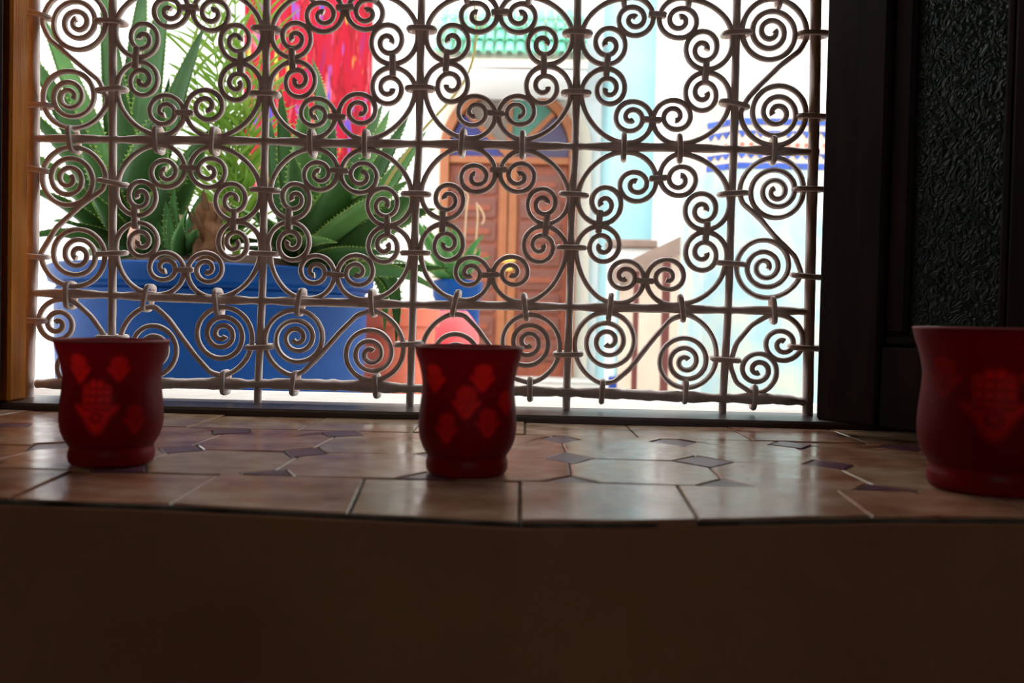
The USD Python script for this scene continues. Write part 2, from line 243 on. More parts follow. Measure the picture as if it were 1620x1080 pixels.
CELLS = [{'row': 0, 'col': 1, 'spirals': [(np.float64(-508.8), np.float64(479.4), 19.8), (np.float64(-508.2), np.float64(425.0), 19.8), (np.float64(-473.4), np.float64(514.5), 20.6), (np.float64(-416.9), np.float64(513.2), 21.4), (np.float64(-385.3), np.float64(478.2), 21.0), (np.float64(-383.0), np.float64(422.2), 21.4), (np.float64(-478.2), np.float64(385.5), 20.6), (np.float64(-423.4), np.float64(392.8), 22.2)], 'straps': [(np.float64(-446.2), np.float64(519.9)), (np.float64(-378.5), np.float64(449.8)), (np.float64(-452.3), np.float64(383.9)), (np.float64(-515.6), np.float64(453.9))]}, {'row': 0, 'col': 2, 'spirals': [(np.float64(-309.2), np.float64(482.6), 20.6), (np.float64(-304.0), np.float64(427.7), 21.4), (np.float64(-273.0), np.float64(513.7), 21.4), (np.float64(-216.1), np.float64(517.1), 21.4), (np.float64(-187.5), np.float64(479.6), 22.2), (np.float64(-186.0), np.float64(421.2), 21.4), (np.float64(-280.0), np.float64(385.8), 19.8), (np.float64(-223.0), np.float64(391.0), 21.4)], 'straps': [(np.float64(-243.9), np.float64(523.0)), (np.float64(-180.8), np.float64(449.8)), (np.float64(-252.2), np.float64(382.0)), (np.float64(-311.5), np.float64(455.1))]}, {'row': 0, 'col': 3, 'spirals': [(np.float64(-105.5), np.float64(482.2), 21.4), (np.float64(-105.2), np.float64(426.8), 22.2), (np.float64(-72.2), np.float64(515.7), 21.4), (np.float64(-17.4), np.float64(515.9), 20.6), (np.float64(14.1), np.float64(479.9), 20.6), (np.float64(15.1), np.float64(425.6), 22.2), (np.float64(-73.2), np.float64(390.8), 21.4), (np.float64(-17.4), np.float64(391.8), 21.4)], 'straps': [(np.float64(-43.1), np.float64(519.7)), (np.float64(14.7), np.float64(453.0)), (np.float64(-46.6), np.float64(389.8)), (np.float64(-111.3), np.float64(456.2))]}, {'row': 0, 'col': 4, 'spirals': [(np.float64(97.9), np.float64(481.2), 21.4), (np.float64(99.3), np.float64(423.9), 20.6), (np.float64(129.8), np.float64(513.5), 20.6), (np.float64(188.1), np.float64(512.3), 21.4), (np.float64(219.7), np.float64(477.7), 22.2), (np.float64(221.1), np.float64(420.7), 22.2), (np.float64(129.8), np.float64(388.0), 21.4), (np.float64(184.2), np.float64(389.6), 21.4)], 'straps': [(np.float64(159.1), np.float64(519.8)), (np.float64(222.7), np.float64(446.9)), (np.float64(156.3), np.float64(385.3)), (np.float64(96.1), np.float64(454.3))]}, {'row': 1, 'col': 1, 'spirals': [(np.float64(-508.6), np.float64(274.6), 20.6), (np.float64(-507.1), np.float64(215.9), 20.6), (np.float64(-475.1), np.float64(306.2), 19.8), (np.float64(-418.4), np.float64(309.8), 21.4), (np.float64(-386.9), np.float64(272.1), 22.2), (np.float64(-384.4), np.float64(216.2), 21.8), (np.float64(-475.1), np.float64(181.8), 20.6), (np.float64(-420.1), np.float64(181.2), 21.0)], 'straps': [(np.float64(-445.0), np.float64(312.7)), (np.float64(-384.8), np.float64(246.1)), (np.float64(-449.7), np.float64(180.0)), (np.float64(-514.8), np.float64(246.7))]}, {'row': 1, 'col': 2, 'spirals': [(np.float64(-306.1), np.float64(274.9), 20.6), (np.float64(-309.5), np.float64(217.7), 22.2), (np.float64(-274.5), np.float64(307.8), 19.8), (np.float64(-219.8), np.float64(307.1), 21.4), (np.float64(-188.6), np.float64(269.5), 22.2), (np.float64(-186.9), np.float64(215.9), 21.4), (np.float64(-277.3), np.float64(181.0), 20.2), (np.float64(-222.5), np.float64(181.7), 21.4)], 'straps': [(np.float64(-247.8), np.float64(312.6)), (np.float64(-184.0), np.float64(242.6)), (np.float64(-250.8), np.float64(177.9)), (np.float64(-313.2), np.float64(248.5))]}, {'row': 1, 'col': 3, 'spirals': [(np.float64(-106.0), np.float64(278.1), 20.6), (np.float64(-106.0), np.float64(220.3), 21.4), (np.float64(-70.0), np.float64(307.8), 19.8), (np.float64(-14.6), np.float64(310.5), 20.6), (np.float64(18.1), np.float64(275.2), 20.6), (np.float64(15.7), np.float64(220.0), 21.4), (np.float64(-75.3), np.float64(183.0), 20.6), (np.float64(-20.3), np.float64(185.6), 20.6)], 'straps': [(np.float64(-40.8), np.float64(317.4)), (np.float64(22.4), np.float64(246.6)), (np.float64(-48.6), np.float64(181.4)), (np.float64(-111.9), np.float64(249.3))]}, {'row': 1, 'col': 4, 'spirals': [(np.float64(96.6), np.float64(277.1), 21.4), (np.float64(95.4), np.float64(221.6), 21.4), (np.float64(136.6), np.float64(302.4), 21.4), (np.float64(193.5), np.float64(309.6), 21.4), (np.float64(223.6), np.float64(271.1), 21.8), (np.float64(225.8), np.float64(215.7), 22.2), (np.float64(125.4), np.float64(182.9), 20.6), (np.float64(180.5), np.float64(184.1), 21.8)], 'straps': [(np.float64(165.6), np.float64(310.7)), (np.float64(229.1), np.float64(241.2)), (np.float64(152.0), np.float64(177.8)), (np.float64(90.8), np.float64(253.3))]}]
V_TIES = {(1, 0, 0): (np.float64(-549.5), np.float64(499.3), 1), (1, 0, 1): (np.float64(-547.7), np.float64(411.6), -6), (1, 1, 0): (np.float64(-544.7), np.float64(291.5), 10), (1, 1, 1): (np.float64(-545.6), np.float64(199.0), -4), (2, 0, 0): (np.float64(-345.7), np.float64(493.0), 2), (2, 0, 1): (np.float64(-346.6), np.float64(409.4), 0), (2, 1, 0): (np.float64(-344.7), np.float64(285.6), 2), (2, 1, 1): (np.float64(-343.9), np.float64(203.1), 0), (3, 0, 0): (np.float64(-144.0), np.float64(496.3), 0), (3, 0, 1): (np.float64(-144.7), np.float64(420.2), -1), (3, 1, 0): (np.float64(-147.4), np.float64(284.3), 0), (3, 1, 1): (np.float64(-146.5), np.float64(208.0), -1), (4, 0, 0): (np.float64(57.1), np.float64(494.4), 1), (4, 0, 1): (np.float64(57.2), np.float64(417.9), 0), (4, 1, 0): (np.float64(57.1), np.float64(287.3), 3), (4, 1, 1): (np.float64(55.9), np.float64(219.1), 0), (5, 0, 0): (np.float64(261.2), np.float64(497.1), -4), (5, 0, 1): (np.float64(260.6), np.float64(406.7), 12), (5, 1, 0): (np.float64(262.3), np.float64(292.5), -4), (5, 1, 1): (np.float64(261.4), np.float64(202.7), 3), (1, 2, 0): (np.float64(-544.0), np.float64(89.7), 0), (2, 2, 0): (np.float64(-347.9), np.float64(81.2), -3), (3, 2, 0): (np.float64(-152.6), np.float64(89.8), -4), (4, 2, 0): (np.float64(54.5), np.float64(81.0), -2), (5, 2, 0): (np.float64(258.5), np.float64(78.8), 2), (0, 0, 0): (np.float64(-649.3), np.float64(508.0), 12), (0, 0, 1): (np.float64(-646.1), np.float64(389.0), -4), (0, 1, 0): (np.float64(-646.7), np.float64(306.9), 8), (0, 1, 1): (np.float64(-650.5), np.float64(193.7), 4), (0, 2, 0): (np.float64(-648.7), np.float64(110.1), 2), (6, 0, 0): (np.float64(359.0), np.float64(497.8), 0), (6, 0, 1): (np.float64(360.6), np.float64(392.4), 2), (6, 1, 0): (np.float64(359.2), np.float64(299.8), 0), (6, 1, 1): (np.float64(360.4), np.float64(188.2), 4), (6, 2, 0): (np.float64(360.0), np.float64(96.4), 2)}
H_TIES = {(1, 0, 0): (np.float64(-597.6), np.float64(346.2), -8), (1, 1, 0): (np.float64(-485.7), np.float64(348.2), -4), (1, 1, 1): (np.float64(-411.6), np.float64(348.0), 3), (1, 2, 0): (np.float64(-284.3), np.float64(347.5), -3), (1, 2, 1): (np.float64(-213.5), np.float64(348.2), 0), (1, 3, 0): (np.float64(-88.4), np.float64(351.7), 4), (1, 3, 1): (np.float64(-10.5), np.float64(350.3), 0), (1, 4, 0): (np.float64(120.2), np.float64(349.5), 0), (1, 4, 1): (np.float64(192.0), np.float64(349.1), -2), (1, 5, 0): (np.float64(312.2), np.float64(349.2), 0), (2, 0, 0): (np.float64(-600.0), np.float64(143.5), 0), (2, 1, 0): (np.float64(-496.9), np.float64(142.1), 10), (2, 1, 1): (np.float64(-404.2), np.float64(138.7), -6), (2, 2, 0): (np.float64(-296.0), np.float64(141.0), 8), (2, 2, 1): (np.float64(-201.2), np.float64(142.0), -4), (2, 3, 0): (np.float64(-93.1), np.float64(143.6), 12), (2, 3, 1): (np.float64(-2.3), np.float64(140.9), -8), (2, 4, 0): (np.float64(107.3), np.float64(143.2), 5), (2, 4, 1): (np.float64(200.0), np.float64(143.5), -8), (2, 5, 0): (np.float64(317.9), np.float64(143.5), -5), (3, 1, 1): (np.float64(-393.5), np.float64(33.9), 0), (3, 2, 0): (np.float64(-301.7), np.float64(34.9), 6), (3, 2, 1): (np.float64(-194.1), np.float64(34.2), -3), (3, 3, 0): (np.float64(-108.2), np.float64(35.9), 0), (3, 3, 1): (np.float64(6.5), np.float64(34.6), 0), (3, 4, 0): (np.float64(99.9), np.float64(33.6), 3), (3, 4, 1): (np.float64(207.3), np.float64(36.1), 2), (3, 5, 0): (np.float64(296.2), np.float64(30.2), 4), (3, 0, 0): (np.float64(-581.6), np.float64(23.3), 0), (3, 1, 0): (np.float64(-492.7), np.float64(28.7), 0), (0, 1, 0): (np.float64(-487.0), np.float64(547.4), 0), (0, 1, 1): (np.float64(-405.8), np.float64(547.8), 0), (0, 2, 0): (np.float64(-286.7), np.float64(547.1), 0), (0, 2, 1): (np.float64(-205.1), np.float64(547.4), 0), (0, 3, 0): (np.float64(-85.9), np.float64(546.8), 0), (0, 3, 1): (np.float64(-6.7), np.float64(547.1), 0), (0, 4, 0): (np.float64(116.0), np.float64(546.5), 0), (0, 4, 1): (np.float64(198.6), np.float64(546.9), 0), (0, 0, 0): (np.float64(-598.5), np.float64(552.3), 0), (0, 5, 0): (np.float64(313.9), np.float64(547.8), 0)}
LONG_SCROLLS = [((np.float64(-592.6), np.float64(498.3), 34.6, 'L', -1, np.float64(-640.5), np.float64(495.4)), [(np.float64(-631.3), np.float64(476.5)), (np.float64(-596.5), np.float64(448.4)), (np.float64(-566.0), np.float64(424.4))], (np.float64(-603.6), np.float64(402.5), 33.7, 'R', -1, np.float64(-553.9), np.float64(399.1))), ((np.float64(-603.6), np.float64(296.4), 34.6, 'R', 1, np.float64(-555.0), np.float64(302.6)), [(np.float64(-558.0), np.float64(283.3)), (np.float64(-586.0), np.float64(262.5)), (np.float64(-620.4), np.float64(230.7))], (np.float64(-590.7), np.float64(195.9), 34.6, 'L', 1, np.float64(-640.1), np.float64(197.1))), ((np.float64(-616.6), np.float64(106.0), 20.6, 'T', 1, np.float64(-601.0), np.float64(137.4)), [(np.float64(-591.2), np.float64(133.9)), (np.float64(-571.5), np.float64(116.1)), (np.float64(-553.8), np.float64(90.6)), (np.float64(-553.6), np.float64(69.0))], (np.float64(-592.5), np.float64(49.8), 20.6, 'B', -1, np.float64(-583.6), np.float64(25.2))), ((np.float64(304.1), np.float64(500.1), 35.4, 'R', 1, np.float64(350.7), np.float64(492.9)), [(np.float64(342.4), np.float64(477.1)), (np.float64(317.9), np.float64(457.9)), (np.float64(291.4), np.float64(431.3)), (np.float64(277.6), np.float64(415.3))], (np.float64(316.5), np.float64(397.1), 35.4, 'L', 1, np.float64(268.6), np.float64(396.3))), ((np.float64(318.3), np.float64(297.1), 34.6, 'L', -1, np.float64(271.1), np.float64(294.8)), [(np.float64(275.0), np.float64(281.1)), (np.float64(299.9), np.float64(259.5)), (np.float64(317.9), np.float64(238.7)), (np.float64(344.9), np.float64(213.9))], (np.float64(305.3), np.float64(199.4), 33.7, 'R', -1, np.float64(354.2), np.float64(191.9))), ((np.float64(331.4), np.float64(100.6), 21.8, 'T', -1, np.float64(320.8), np.float64(139.2)), [(np.float64(310.3), np.float64(136.2)), (np.float64(291.0), np.float64(124.1)), (np.float64(272.7), np.float64(100.4)), (np.float64(265.4), np.float64(72.6)), (np.float64(274.1), np.float64(49.3))], (np.float64(300.1), np.float64(65.9), 20.6, 'B', 1, np.float64(295.7), np.float64(35.3))), ((np.float64(-491.5), np.float64(74.8), 33.7, 'T', 1, np.float64(-502.1), np.float64(129.4)), [(np.float64(-487.0), np.float64(130.8)), (np.float64(-469.5), np.float64(116.1)), (np.float64(-432.0), np.float64(67.5)), (np.float64(-412.3), np.float64(46.4))], (np.float64(-398.2), np.float64(96.6), 33.7, 'B', 1, np.float64(-396.0), np.float64(42.5))), ((np.float64(-300.5), np.float64(95.1), 34.6, 'B', -1, np.float64(-305.7), np.float64(44.5)), [(np.float64(-290.7), np.float64(49.2)), (np.float64(-271.6), np.float64(68.9)), (np.float64(-244.2), np.float64(101.7)), (np.float64(-220.9), np.float64(125.8))], (np.float64(-202.4), np.float64(75.2), 33.7, 'T', -1, np.float64(-200.6), np.float64(132.2))), ((np.float64(-93.8), np.float64(71.9), 33.7, 'T', 1, np.float64(-98.8), np.float64(129.5)), [(np.float64(-81.7), np.float64(128.8)), (np.float64(-64.2), np.float64(112.1)), (np.float64(-35.6), np.float64(74.3)), (np.float64(-21.6), np.float64(50.0))], (np.float64(2.3), np.float64(96.1), 33.7, 'B', 1, np.float64(6.3), np.float64(42.1))), ((np.float64(105.2), np.float64(99.2), 35.4, 'B', -1, np.float64(98.0), np.float64(43.6)), [(np.float64(115.0), np.float64(45.7)), (np.float64(135.8), np.float64(63.2)), (np.float64(164.6), np.float64(102.2)), (np.float64(187.2), np.float64(129.3))], (np.float64(207.1), np.float64(74.4), 33.7, 'T', -1, np.float64(208.2), np.float64(135.5)))]

# ================================================================== THE ROOM SHELL (window wall with its deep opening)
M['pane'] = usdkit.material(stage, '/World/Looks/green_pane', {
    'tc': ('texture_coordinate', {}), 'v': ('noise_texture', {'scale': 75, 'detail': 1.0, 'distortion': 3.0}), 'b': ('bump', {'strength': 0.9, 'distance': 0.004}),
    'p': ('principled_bsdf', {'base_color': (0.004, 0.014, 0.009), 'roughness': 0.3, 'specular_ior_level': 0.18, 'transmission_weight': 0.2})},
    [('tc.object', 'v.vector'), ('v.fac', 'b.height'), ('b.normal', 'p.normal')], surface='p.BSDF')
FRONT = [(-1.3, -0.553), (-0.95, -0.553), (-0.78, -0.556), (-0.66, -0.552), (-0.56, -0.554), (-0.444, -0.552), (-0.3329, -0.553), (-0.2265, -0.5575), (-0.1085, -0.568), (-0.002, -0.578), (0.0667, -0.5717), (0.1082, -0.563), (0.2241, -0.542), (0.335, -0.532), (0.45, -0.532), (0.56, -0.530), (0.66, -0.53), (1.3, -0.53)]
X0, X1 = -0.70, 0.64            # the opening's sides
# parapet of the wall under the sill
pp = Polygon(FRONT + [(1.3, 0.155), (-1.3, 0.155)])
lip = LineString([(x, y + .0022) for x, y in FRONT]).buffer(0.0022, cap_style=2)
struct('wall_front', cat_([prism(pp.buffer(-0.004), -0.60, -0.016), prism(lip.intersection(sbox(X0, -1, X1, 0)), -0.60, -0.0042),
                           prism(Polygon([(-2.2, -0.553), (X0, -0.553), (X0, -0.10), (-0.80, -0.02), (-0.80, 0.155), (-2.2, 0.155)]), -0.60, 2.5),
                           prism(Polygon([(2.2, -0.53), (X1, -0.53), (X1, 0.155), (2.2, 0.155)]), -0.60, 2.5),
                           prism(Polygon([(X0 - .1, -0.553), (X1, -0.53), (X1, 0.155), (X0 - .1, 0.155)]), 0.92, 2.5)]), M['plaster'],
       'brown plastered wall below and around the deep window opening', smooth=20)
def rbox(x0, x1, y0, y1, z0, z1): m = trimesh.creation.box([x1 - x0, y1 - y0, z1 - z0]); m.apply_translation([(x0 + x1) / 2, (y0 + y1) / 2, (z0 + z1) / 2]); return m
struct('wall_left', rbox(-2.3, -2.2, -3.6, 0.155, -0.62, 2.5), M['room'], 'left wall of the dark room', False)
struct('wall_right', rbox(2.2, 2.3, -3.6, 0.155, -0.62, 2.5), M['room'], 'right wall of the dark room', False)
struct('wall_rear', cat_([rbox(-2.3, 0.1, -3.7, -3.6, -0.62, 2.5), rbox(0.80, 2.3, -3.7, -3.6, -0.62, 2.5), rbox(0.1, 0.80, -3.7, -3.6, 1.6, 2.5), rbox(0.1, 0.80, -3.7, -3.6, -0.62, 0.85)]), M['room'], 'rear wall of the dark room with one small window', False)
struct('ceiling', rbox(-2.3, 2.3, -3.7, 0.155, 2.5, 2.6), M['room'], 'ceiling of the dark room', False)
struct('floor', rbox(-2.3, 2.3, -3.7, -0.50, -0.72, -0.60), M['room_floor'], 'tiled floor of the dark room', False)

# ---- the tiled sill: octagons with small purple cabochons between a front and a back border
sill = thing('window_sill', 'sill of glazed terracotta octagon tiles with small purple squares', 'window sill', kind='structure')
bed = Polygon(FRONT + [(1.3, -0.066), (-1.3, -0.066)]).intersection(sbox(X0, -0.6, X1, -0.066)).buffer(-0.004)
part(sill, 'grout_bed', prism(bed, -0.017, -0.0014), M['grout'], 20)
XK = {-5: -0.546, -4: -0.428, -3: -0.309, -2: -0.193, -1: -0.077, 0: 0.039, 1: 0.158, 2: 0.2745, 3: 0.392, 4: 0.509, -6: -0.664, 5: 0.626}
YA, YB, YC, YD = -0.4495, -0.336, -0.213, -0.189   # rows of corners; YD: joint of the back border
def jit(s=0.0012): return RNG.uniform(-s, s)
def corner(k, row):
    y = {0: YA, 1: YB, 2: YC}[row]
    r = np.random.default_rng(1000 + 31 * (k + 10) + row)
    return XK[k] + r.uniform(-.003, .003), y + (r.uniform(-.003, .003) if row == 1 else 0)
def cab(k, row):
    x, y = corner(k, row); r = np.random.default_rng(77 + 31 * (k + 10) + row)
    ax, ay = 0.0245 + r.uniform(-.003, .003), 0.029 + r.uniform(-.003, .003); tw = r.uniform(-.16, .16) - (0.30 if k <= -2 else 0.0)
    q = []
    for a in (0, 90, 180, 270):
        t = math.radians(a) + tw; q.append((x + ax * math.cos(t), y + ay * math.sin(t)))
    return Polygon(q)
opening = sbox(X0 + 0.002, -0.7, X1 - 0.002, -0.07)
band = {0: sbox(-2, YA, 2, YB + .05), 2: sbox(-2, YB - .05, 2, YC)}
cabs = {(k, r): cab(k, r) for k in range(-6, 6) for r in range(3)}
def lay(poly, name, m, h):
    poly = poly.intersection(opening)
    if poly.is_empty or poly.geom_type != 'Polygon' or poly.area < 2e-5: return
    s = slab(poly, -0.014, h, 0.0010)
    tx, ty = RNG.uniform(-.007, .007, 2); c = s.vertices.mean(0)
    up = s.vertices[:, 2] > -0.013
    s.vertices[up, 2] += 0.9 * ((s.vertices[up, 0] - c[0]) * tx + (s.vertices[up, 1] - c[1]) * ty)
    part(sill, name, s, m, False)
for row in (0, 1):
    for k in range(-6, 5):
        a, b, c, d = corner(k, row), corner(k + 1, row), corner(k + 1, row + 1), corner(k, row + 1)
        P_ = Polygon([a, b, c, d]) if row == 0 else Polygon([a, b, (c[0], YD - .0006), (d[0], YD - .0006)])
        for kk in ((k, row), (k + 1, row), (k, row + 1), (k + 1, row + 1)): P_ = P_.difference(cabs[kk].buffer(0.0007))
        if P_.geom_type == 'MultiPolygon': P_ = max(P_.geoms, key=lambda g: g.area)
        P_ = P_.buffer(-0.0006, join_style=2).simplify(0.0004)
        lay(P_, 'octagon_tile', M['tile'][int(RNG.integers(0, 4))], 0.0 + jit(.0007))
for (k, r), c in cabs.items():
    if r == 0: c = c.intersection(sbox(-2, YA + .0008, 2, 0))
    if r == 2: c = c.intersection(sbox(-2, -2, 2, YD - .0008))
    lay(c.buffer(-0.0006, join_style=2), 'purple_square_tile', M['cabochon'], -0.0004 + jit(.0005))
jx = [(-0.70, -0.70), (-0.672, -0.665), (-0.56, -0.555), (-0.452, -0.444), (-0.345, -0.3315), (-0.2313, -0.2245), (-0.1206, -0.1080), (-0.0027, -0.0018), (0.1161, 0.1095), (0.2350, 0.2260), (0.352, 0.340), (0.468, 0.456), (0.584, 0.57), (0.638, 0.638)]
FX, FY = np.array(FRONT).T
def front_y(x): return float(np.interp(x, FX, FY))
for i in range(len(jx) - 1):
    (b0, f0), (b1, f1) = jx[i], jx[i + 1]
    out = RNG.uniform(-.004, .003)
    n = 6
    edge = [(f0 + (f1 - f0) * t, front_y(f0 + (f1 - f0) * t) + 0.0052 + out * .35 + jit(.0012)) for t in np.linspace(0.004, 0.996, n)]
    P_ = Polygon([(b0 + .0003, YA - .0009)] + edge + [(b1 - .0003, YA - .0009)]).buffer(-0.0004, join_style=2)
    lay(P_, 'border_tile', M['tile'][int(RNG.integers(0, 4))], 0.0 + jit(.0008))
bx = [-0.70] + [0.001 + 0.122 * k for k in range(-5, 6)] + [0.638]
for i in range(len(bx) - 1):
    P_ = sbox(bx[i] + .0006, YD + .0006, bx[i + 1] - .0006 + jit(.001), -0.0755)
    lay(P_, 'border_tile', M['tile'][int(RNG.integers(0, 4))], 0.0 + jit(.0008))

# ---- the wooden window frame and the white outer sill
win = thing('window_1', 'dark wooden window frame set round the iron grille', 'window frame', kind='structure')
part(win, 'bottom_rail', cbox(-0.66, 0.60, -0.0745, 0.03, -0.015, 0.0085, 0.003), M['rail'], 20)
JX = at(11, 300, 1.0)[0]
part(win, 'stile', cbox(-0.72, JX, -0.07, -0.034, 0.0087, 0.92, 0.003), M['wood_jamb'], 20, 'varnished orange-brown left stile')
part(win, 'stile', cbox(0.388, 0.638, -0.07, 0.03, 0.0087, 0.92, 0.003), M['wood_dark'], 20)
part(win, 'top_rail', cbox(-0.66, 0.60, -0.07, 0.03, 0.875, 0.92, 0.003), M['wood_dark'], 20)
struct('trim_1', cbox(-0.79, 0.62, 0.032, 0.19, -0.03, 0.0075, 0.004), M['stone'], 'white stone outer sill beyond the grille', 20)

# ---- the folded-back casement leaves
def casement(name, label, P0, direction, cat='shutter', z0=0.015, W=0.29, H=0.83, thick=0.032, pane=True):
    """Built flat along +x, then turned about its hinge edge."""
    ob = thing(name, label, cat, (P0[0], P0[1], z0))
    ang = math.degrees(math.atan2(direction[1], direction[0])); R = rot([0, 0, 1], ang); T = np.array([P0[0], P0[1], z0])
    put = lambda m: xform(m, R, T)
    st, rl = 0.079, 0.100
    part(ob, 'stile', put(cbox(0, st, -thick / 2, thick / 2, 0, H, .003)), M['wood_dark'], 20)
    part(ob, 'stile', put(cbox(W - st, W, -thick / 2, thick / 2, 0, H, .003)), M['wood_dark'], 20)
    part(ob, 'bottom_rail', put(cbox(st + .0004, W - st - .0004, -thick / 2 + .002, thick / 2 - .002, 0, rl - .012, .003)), M['wood_dark'], 20)
    part(ob, 'top_rail', put(cbox(st + .0004, W - st - .0004, -thick / 2 + .002, thick / 2 - .002, H - .08, H, .003)), M['wood_dark'], 20)
    # glazing bead: stepped moulding round the pane
    x0, x1, zz0, zz1 = st + .0006, W - st - .0006, rl - .0115, H - .0805
    for a in ((x0, x0 + .026, zz0 + .013, zz1), (x1 - .012, x1, zz0 + .013, zz1), (x0, x1, zz0, zz0 + .0125), (x0 + .027, x1 - .013, zz1 - .012, zz1)):
        part(ob, 'glazing_bead', put(cbox(a[0], a[1], -thick / 2 + .007, thick / 2 - .007, a[2], a[3], .004)), M['wood_dark'], 20)
    part(ob, 'glass_pane', put(cbox(x0 + .0265, x1 - .0125, -.003, .003, zz0 + .0133, zz1 - .0125, .0005)), M['pane'], 20, 'dark green pressed glass pane')
    return ob
casement('window_shutter', 'dark wooden shutter leaf with green textured glass standing open beside the grille', (0.352, -0.0995), (0.53, -0.848))
lf = casement('window_shutter', 'dark shutter leaf folded inward at the left edge of the window', (at(7, 300, 0.98)[0] - .016, -0.09), (-0.42, -0.907))

# ================================================================== THE IRON GRILLE
K = 0.001
gr = thing('window_grille', 'wrought iron window grille of painted scrolls between square bars', 'window grille')
Z_TOP = 0.86
def wobble(p, amp, seed, freq=9.0):
    s = np.arange(len(p)) * 0.004
    q = p.copy()
    q[:, 0] += amp * (meshkit.noise(np.c_[s * freq, 0 * s, 0 * s + 3.3], seed) - .5); q[:, 2] += amp * (meshkit.noise(np.c_[s * freq, 0 * s, 0 * s + 9.1], seed + 5) - .5)
    return q
def rough_radius(n, r, seed, amt=0.10):
    s = np.arange(n) * 0.35
    return r * (1 - amt / 2 + amt * meshkit.fbm(np.c_[s, 0 * s, 0 * s + seed * 1.7], 3, seed))
for i, (b, d) in enumerate(zip(V_BARS, V_BAR_D)):
    b = [(x * K, z * K) for x, z in b]
    (xa, za), (xb, zb) = b[0], b[1]; sl = (xa - xb) / (za - zb) * .5
    b = [(xa + sl * (Z_TOP - za), Z_TOP)] + b
    xe, ze = b[-1]; b = b + [(xe, 0.0088)] if ze > .0088 else b
    p = smooth_path(np.array([(x, 0.0, z) for x, z in b]), 0.006, 3.0); p[-1, 2] = 0.0086
    part(gr, 'upright_bar', tube(p, rough_radius(len(p), d * K / 2, i + 1), 10), M['iron'], 40)
bar_x = lambda i, z: float(np.interp(z, [q[1] * K for q in V_BARS[i]][::-1], [q[0] * K for q in V_BARS[i]][::-1]))
for i, b in enumerate(H_BARS):
    p = smooth_path(np.array([(x * K, 0.0, z * K) for x, z in b]), 0.004, 4.0)
    d = 0.0118 if i < 3 else 0.0145
    r = rough_radius(len(p), d / 2, 40 + i, 0.42 if i == 3 else 0.14)
    for k in range(7):                                   # forged eyes: thinner to either side of each upright
        bx_ = bar_x(k, float(np.mean(p[:, 2])))
        dx = np.abs(p[:, 0] - bx_)
        r = r * (1 - 0.22 * np.exp(-((dx - .012) / .009) ** 2))
    part(gr, 'cross_bar', tube(p, r, 10), M['iron'], 40)

SMALL = [(90, 31), (180, 26), (270, 25), (360, 19.5), (450, 17), (540, 12.5), (630, 9.5), (720, 6.5), (765, 4.5)]
BIG = [(90, 51), (180, 43.5), (270, 42.5), (360, 39.5), (450, 33), (540, 28), (630, 25.5), (720, 22), (810, 17.5), (900, 14.5), (990, 12), (1080, 9), (1150, 6)]
A0 = {'L': 180, 'T': 90, 'R': 0, 'B': 270}
def spiral(cx, cz, R, d, rotd, px, pz, seed):
    """From the outer end at (px, pz) winding in to the centre."""
    big = R > 27
    tpl = BIG if big else SMALL; base = 42.5 if big else 25.5
    rr = random.Random(seed)
    dx, dz = px - cx, pz - cz; r0 = math.hypot(dx, dz); a = math.degrees(math.atan2(dz, dx))
    th0 = ((a - A0[d]) * rotd + 180) % 360 - 180
    th0 = max(-60, min(60, th0))
    end = rr.uniform(-38, 25)
    th = [th0] + [t for t, _ in tpl[:-1]] + [tpl[-1][0] + end]; r = [r0] + [q * R / base * (1 + rr.uniform(-.03, .03)) for _, q in tpl]
    f = PchipInterpolator(th, r); t = np.arange(th0, th[-1], 6.0)
    A = np.radians(A0[d] + rotd * t); q = f(t)
    return np.c_[cx + q * np.cos(A), cz + q * np.sin(A)]
def scroll(path, seed, name='scroll', rad=0.0036):
    p = resample(np.array(path) * K, 0.0022); p = gaussian_filter1d(p, 1.6, axis=0, mode='nearest')
    p3 = np.c_[p[:, 0], np.zeros(len(p)), p[:, 1]]
    p3 = wobble(p3, 0.0016, seed, 5.0)
    p3[:, 1] = 0.003 * (meshkit.noise(np.c_[np.arange(len(p)) * .012, 0 * p[:, 0], 0 * p[:, 0]], seed + 3) - .5)
    r = rough_radius(len(p), rad, seed, 0.16); r[:3] *= 1.12; r[-3:] *= 1.12
    part(gr, name, tube(p3, r, 7), M['iron'], 50)
OFF = 6.6
def vt(i, r, w): return V_TIES[(i, r, w)]
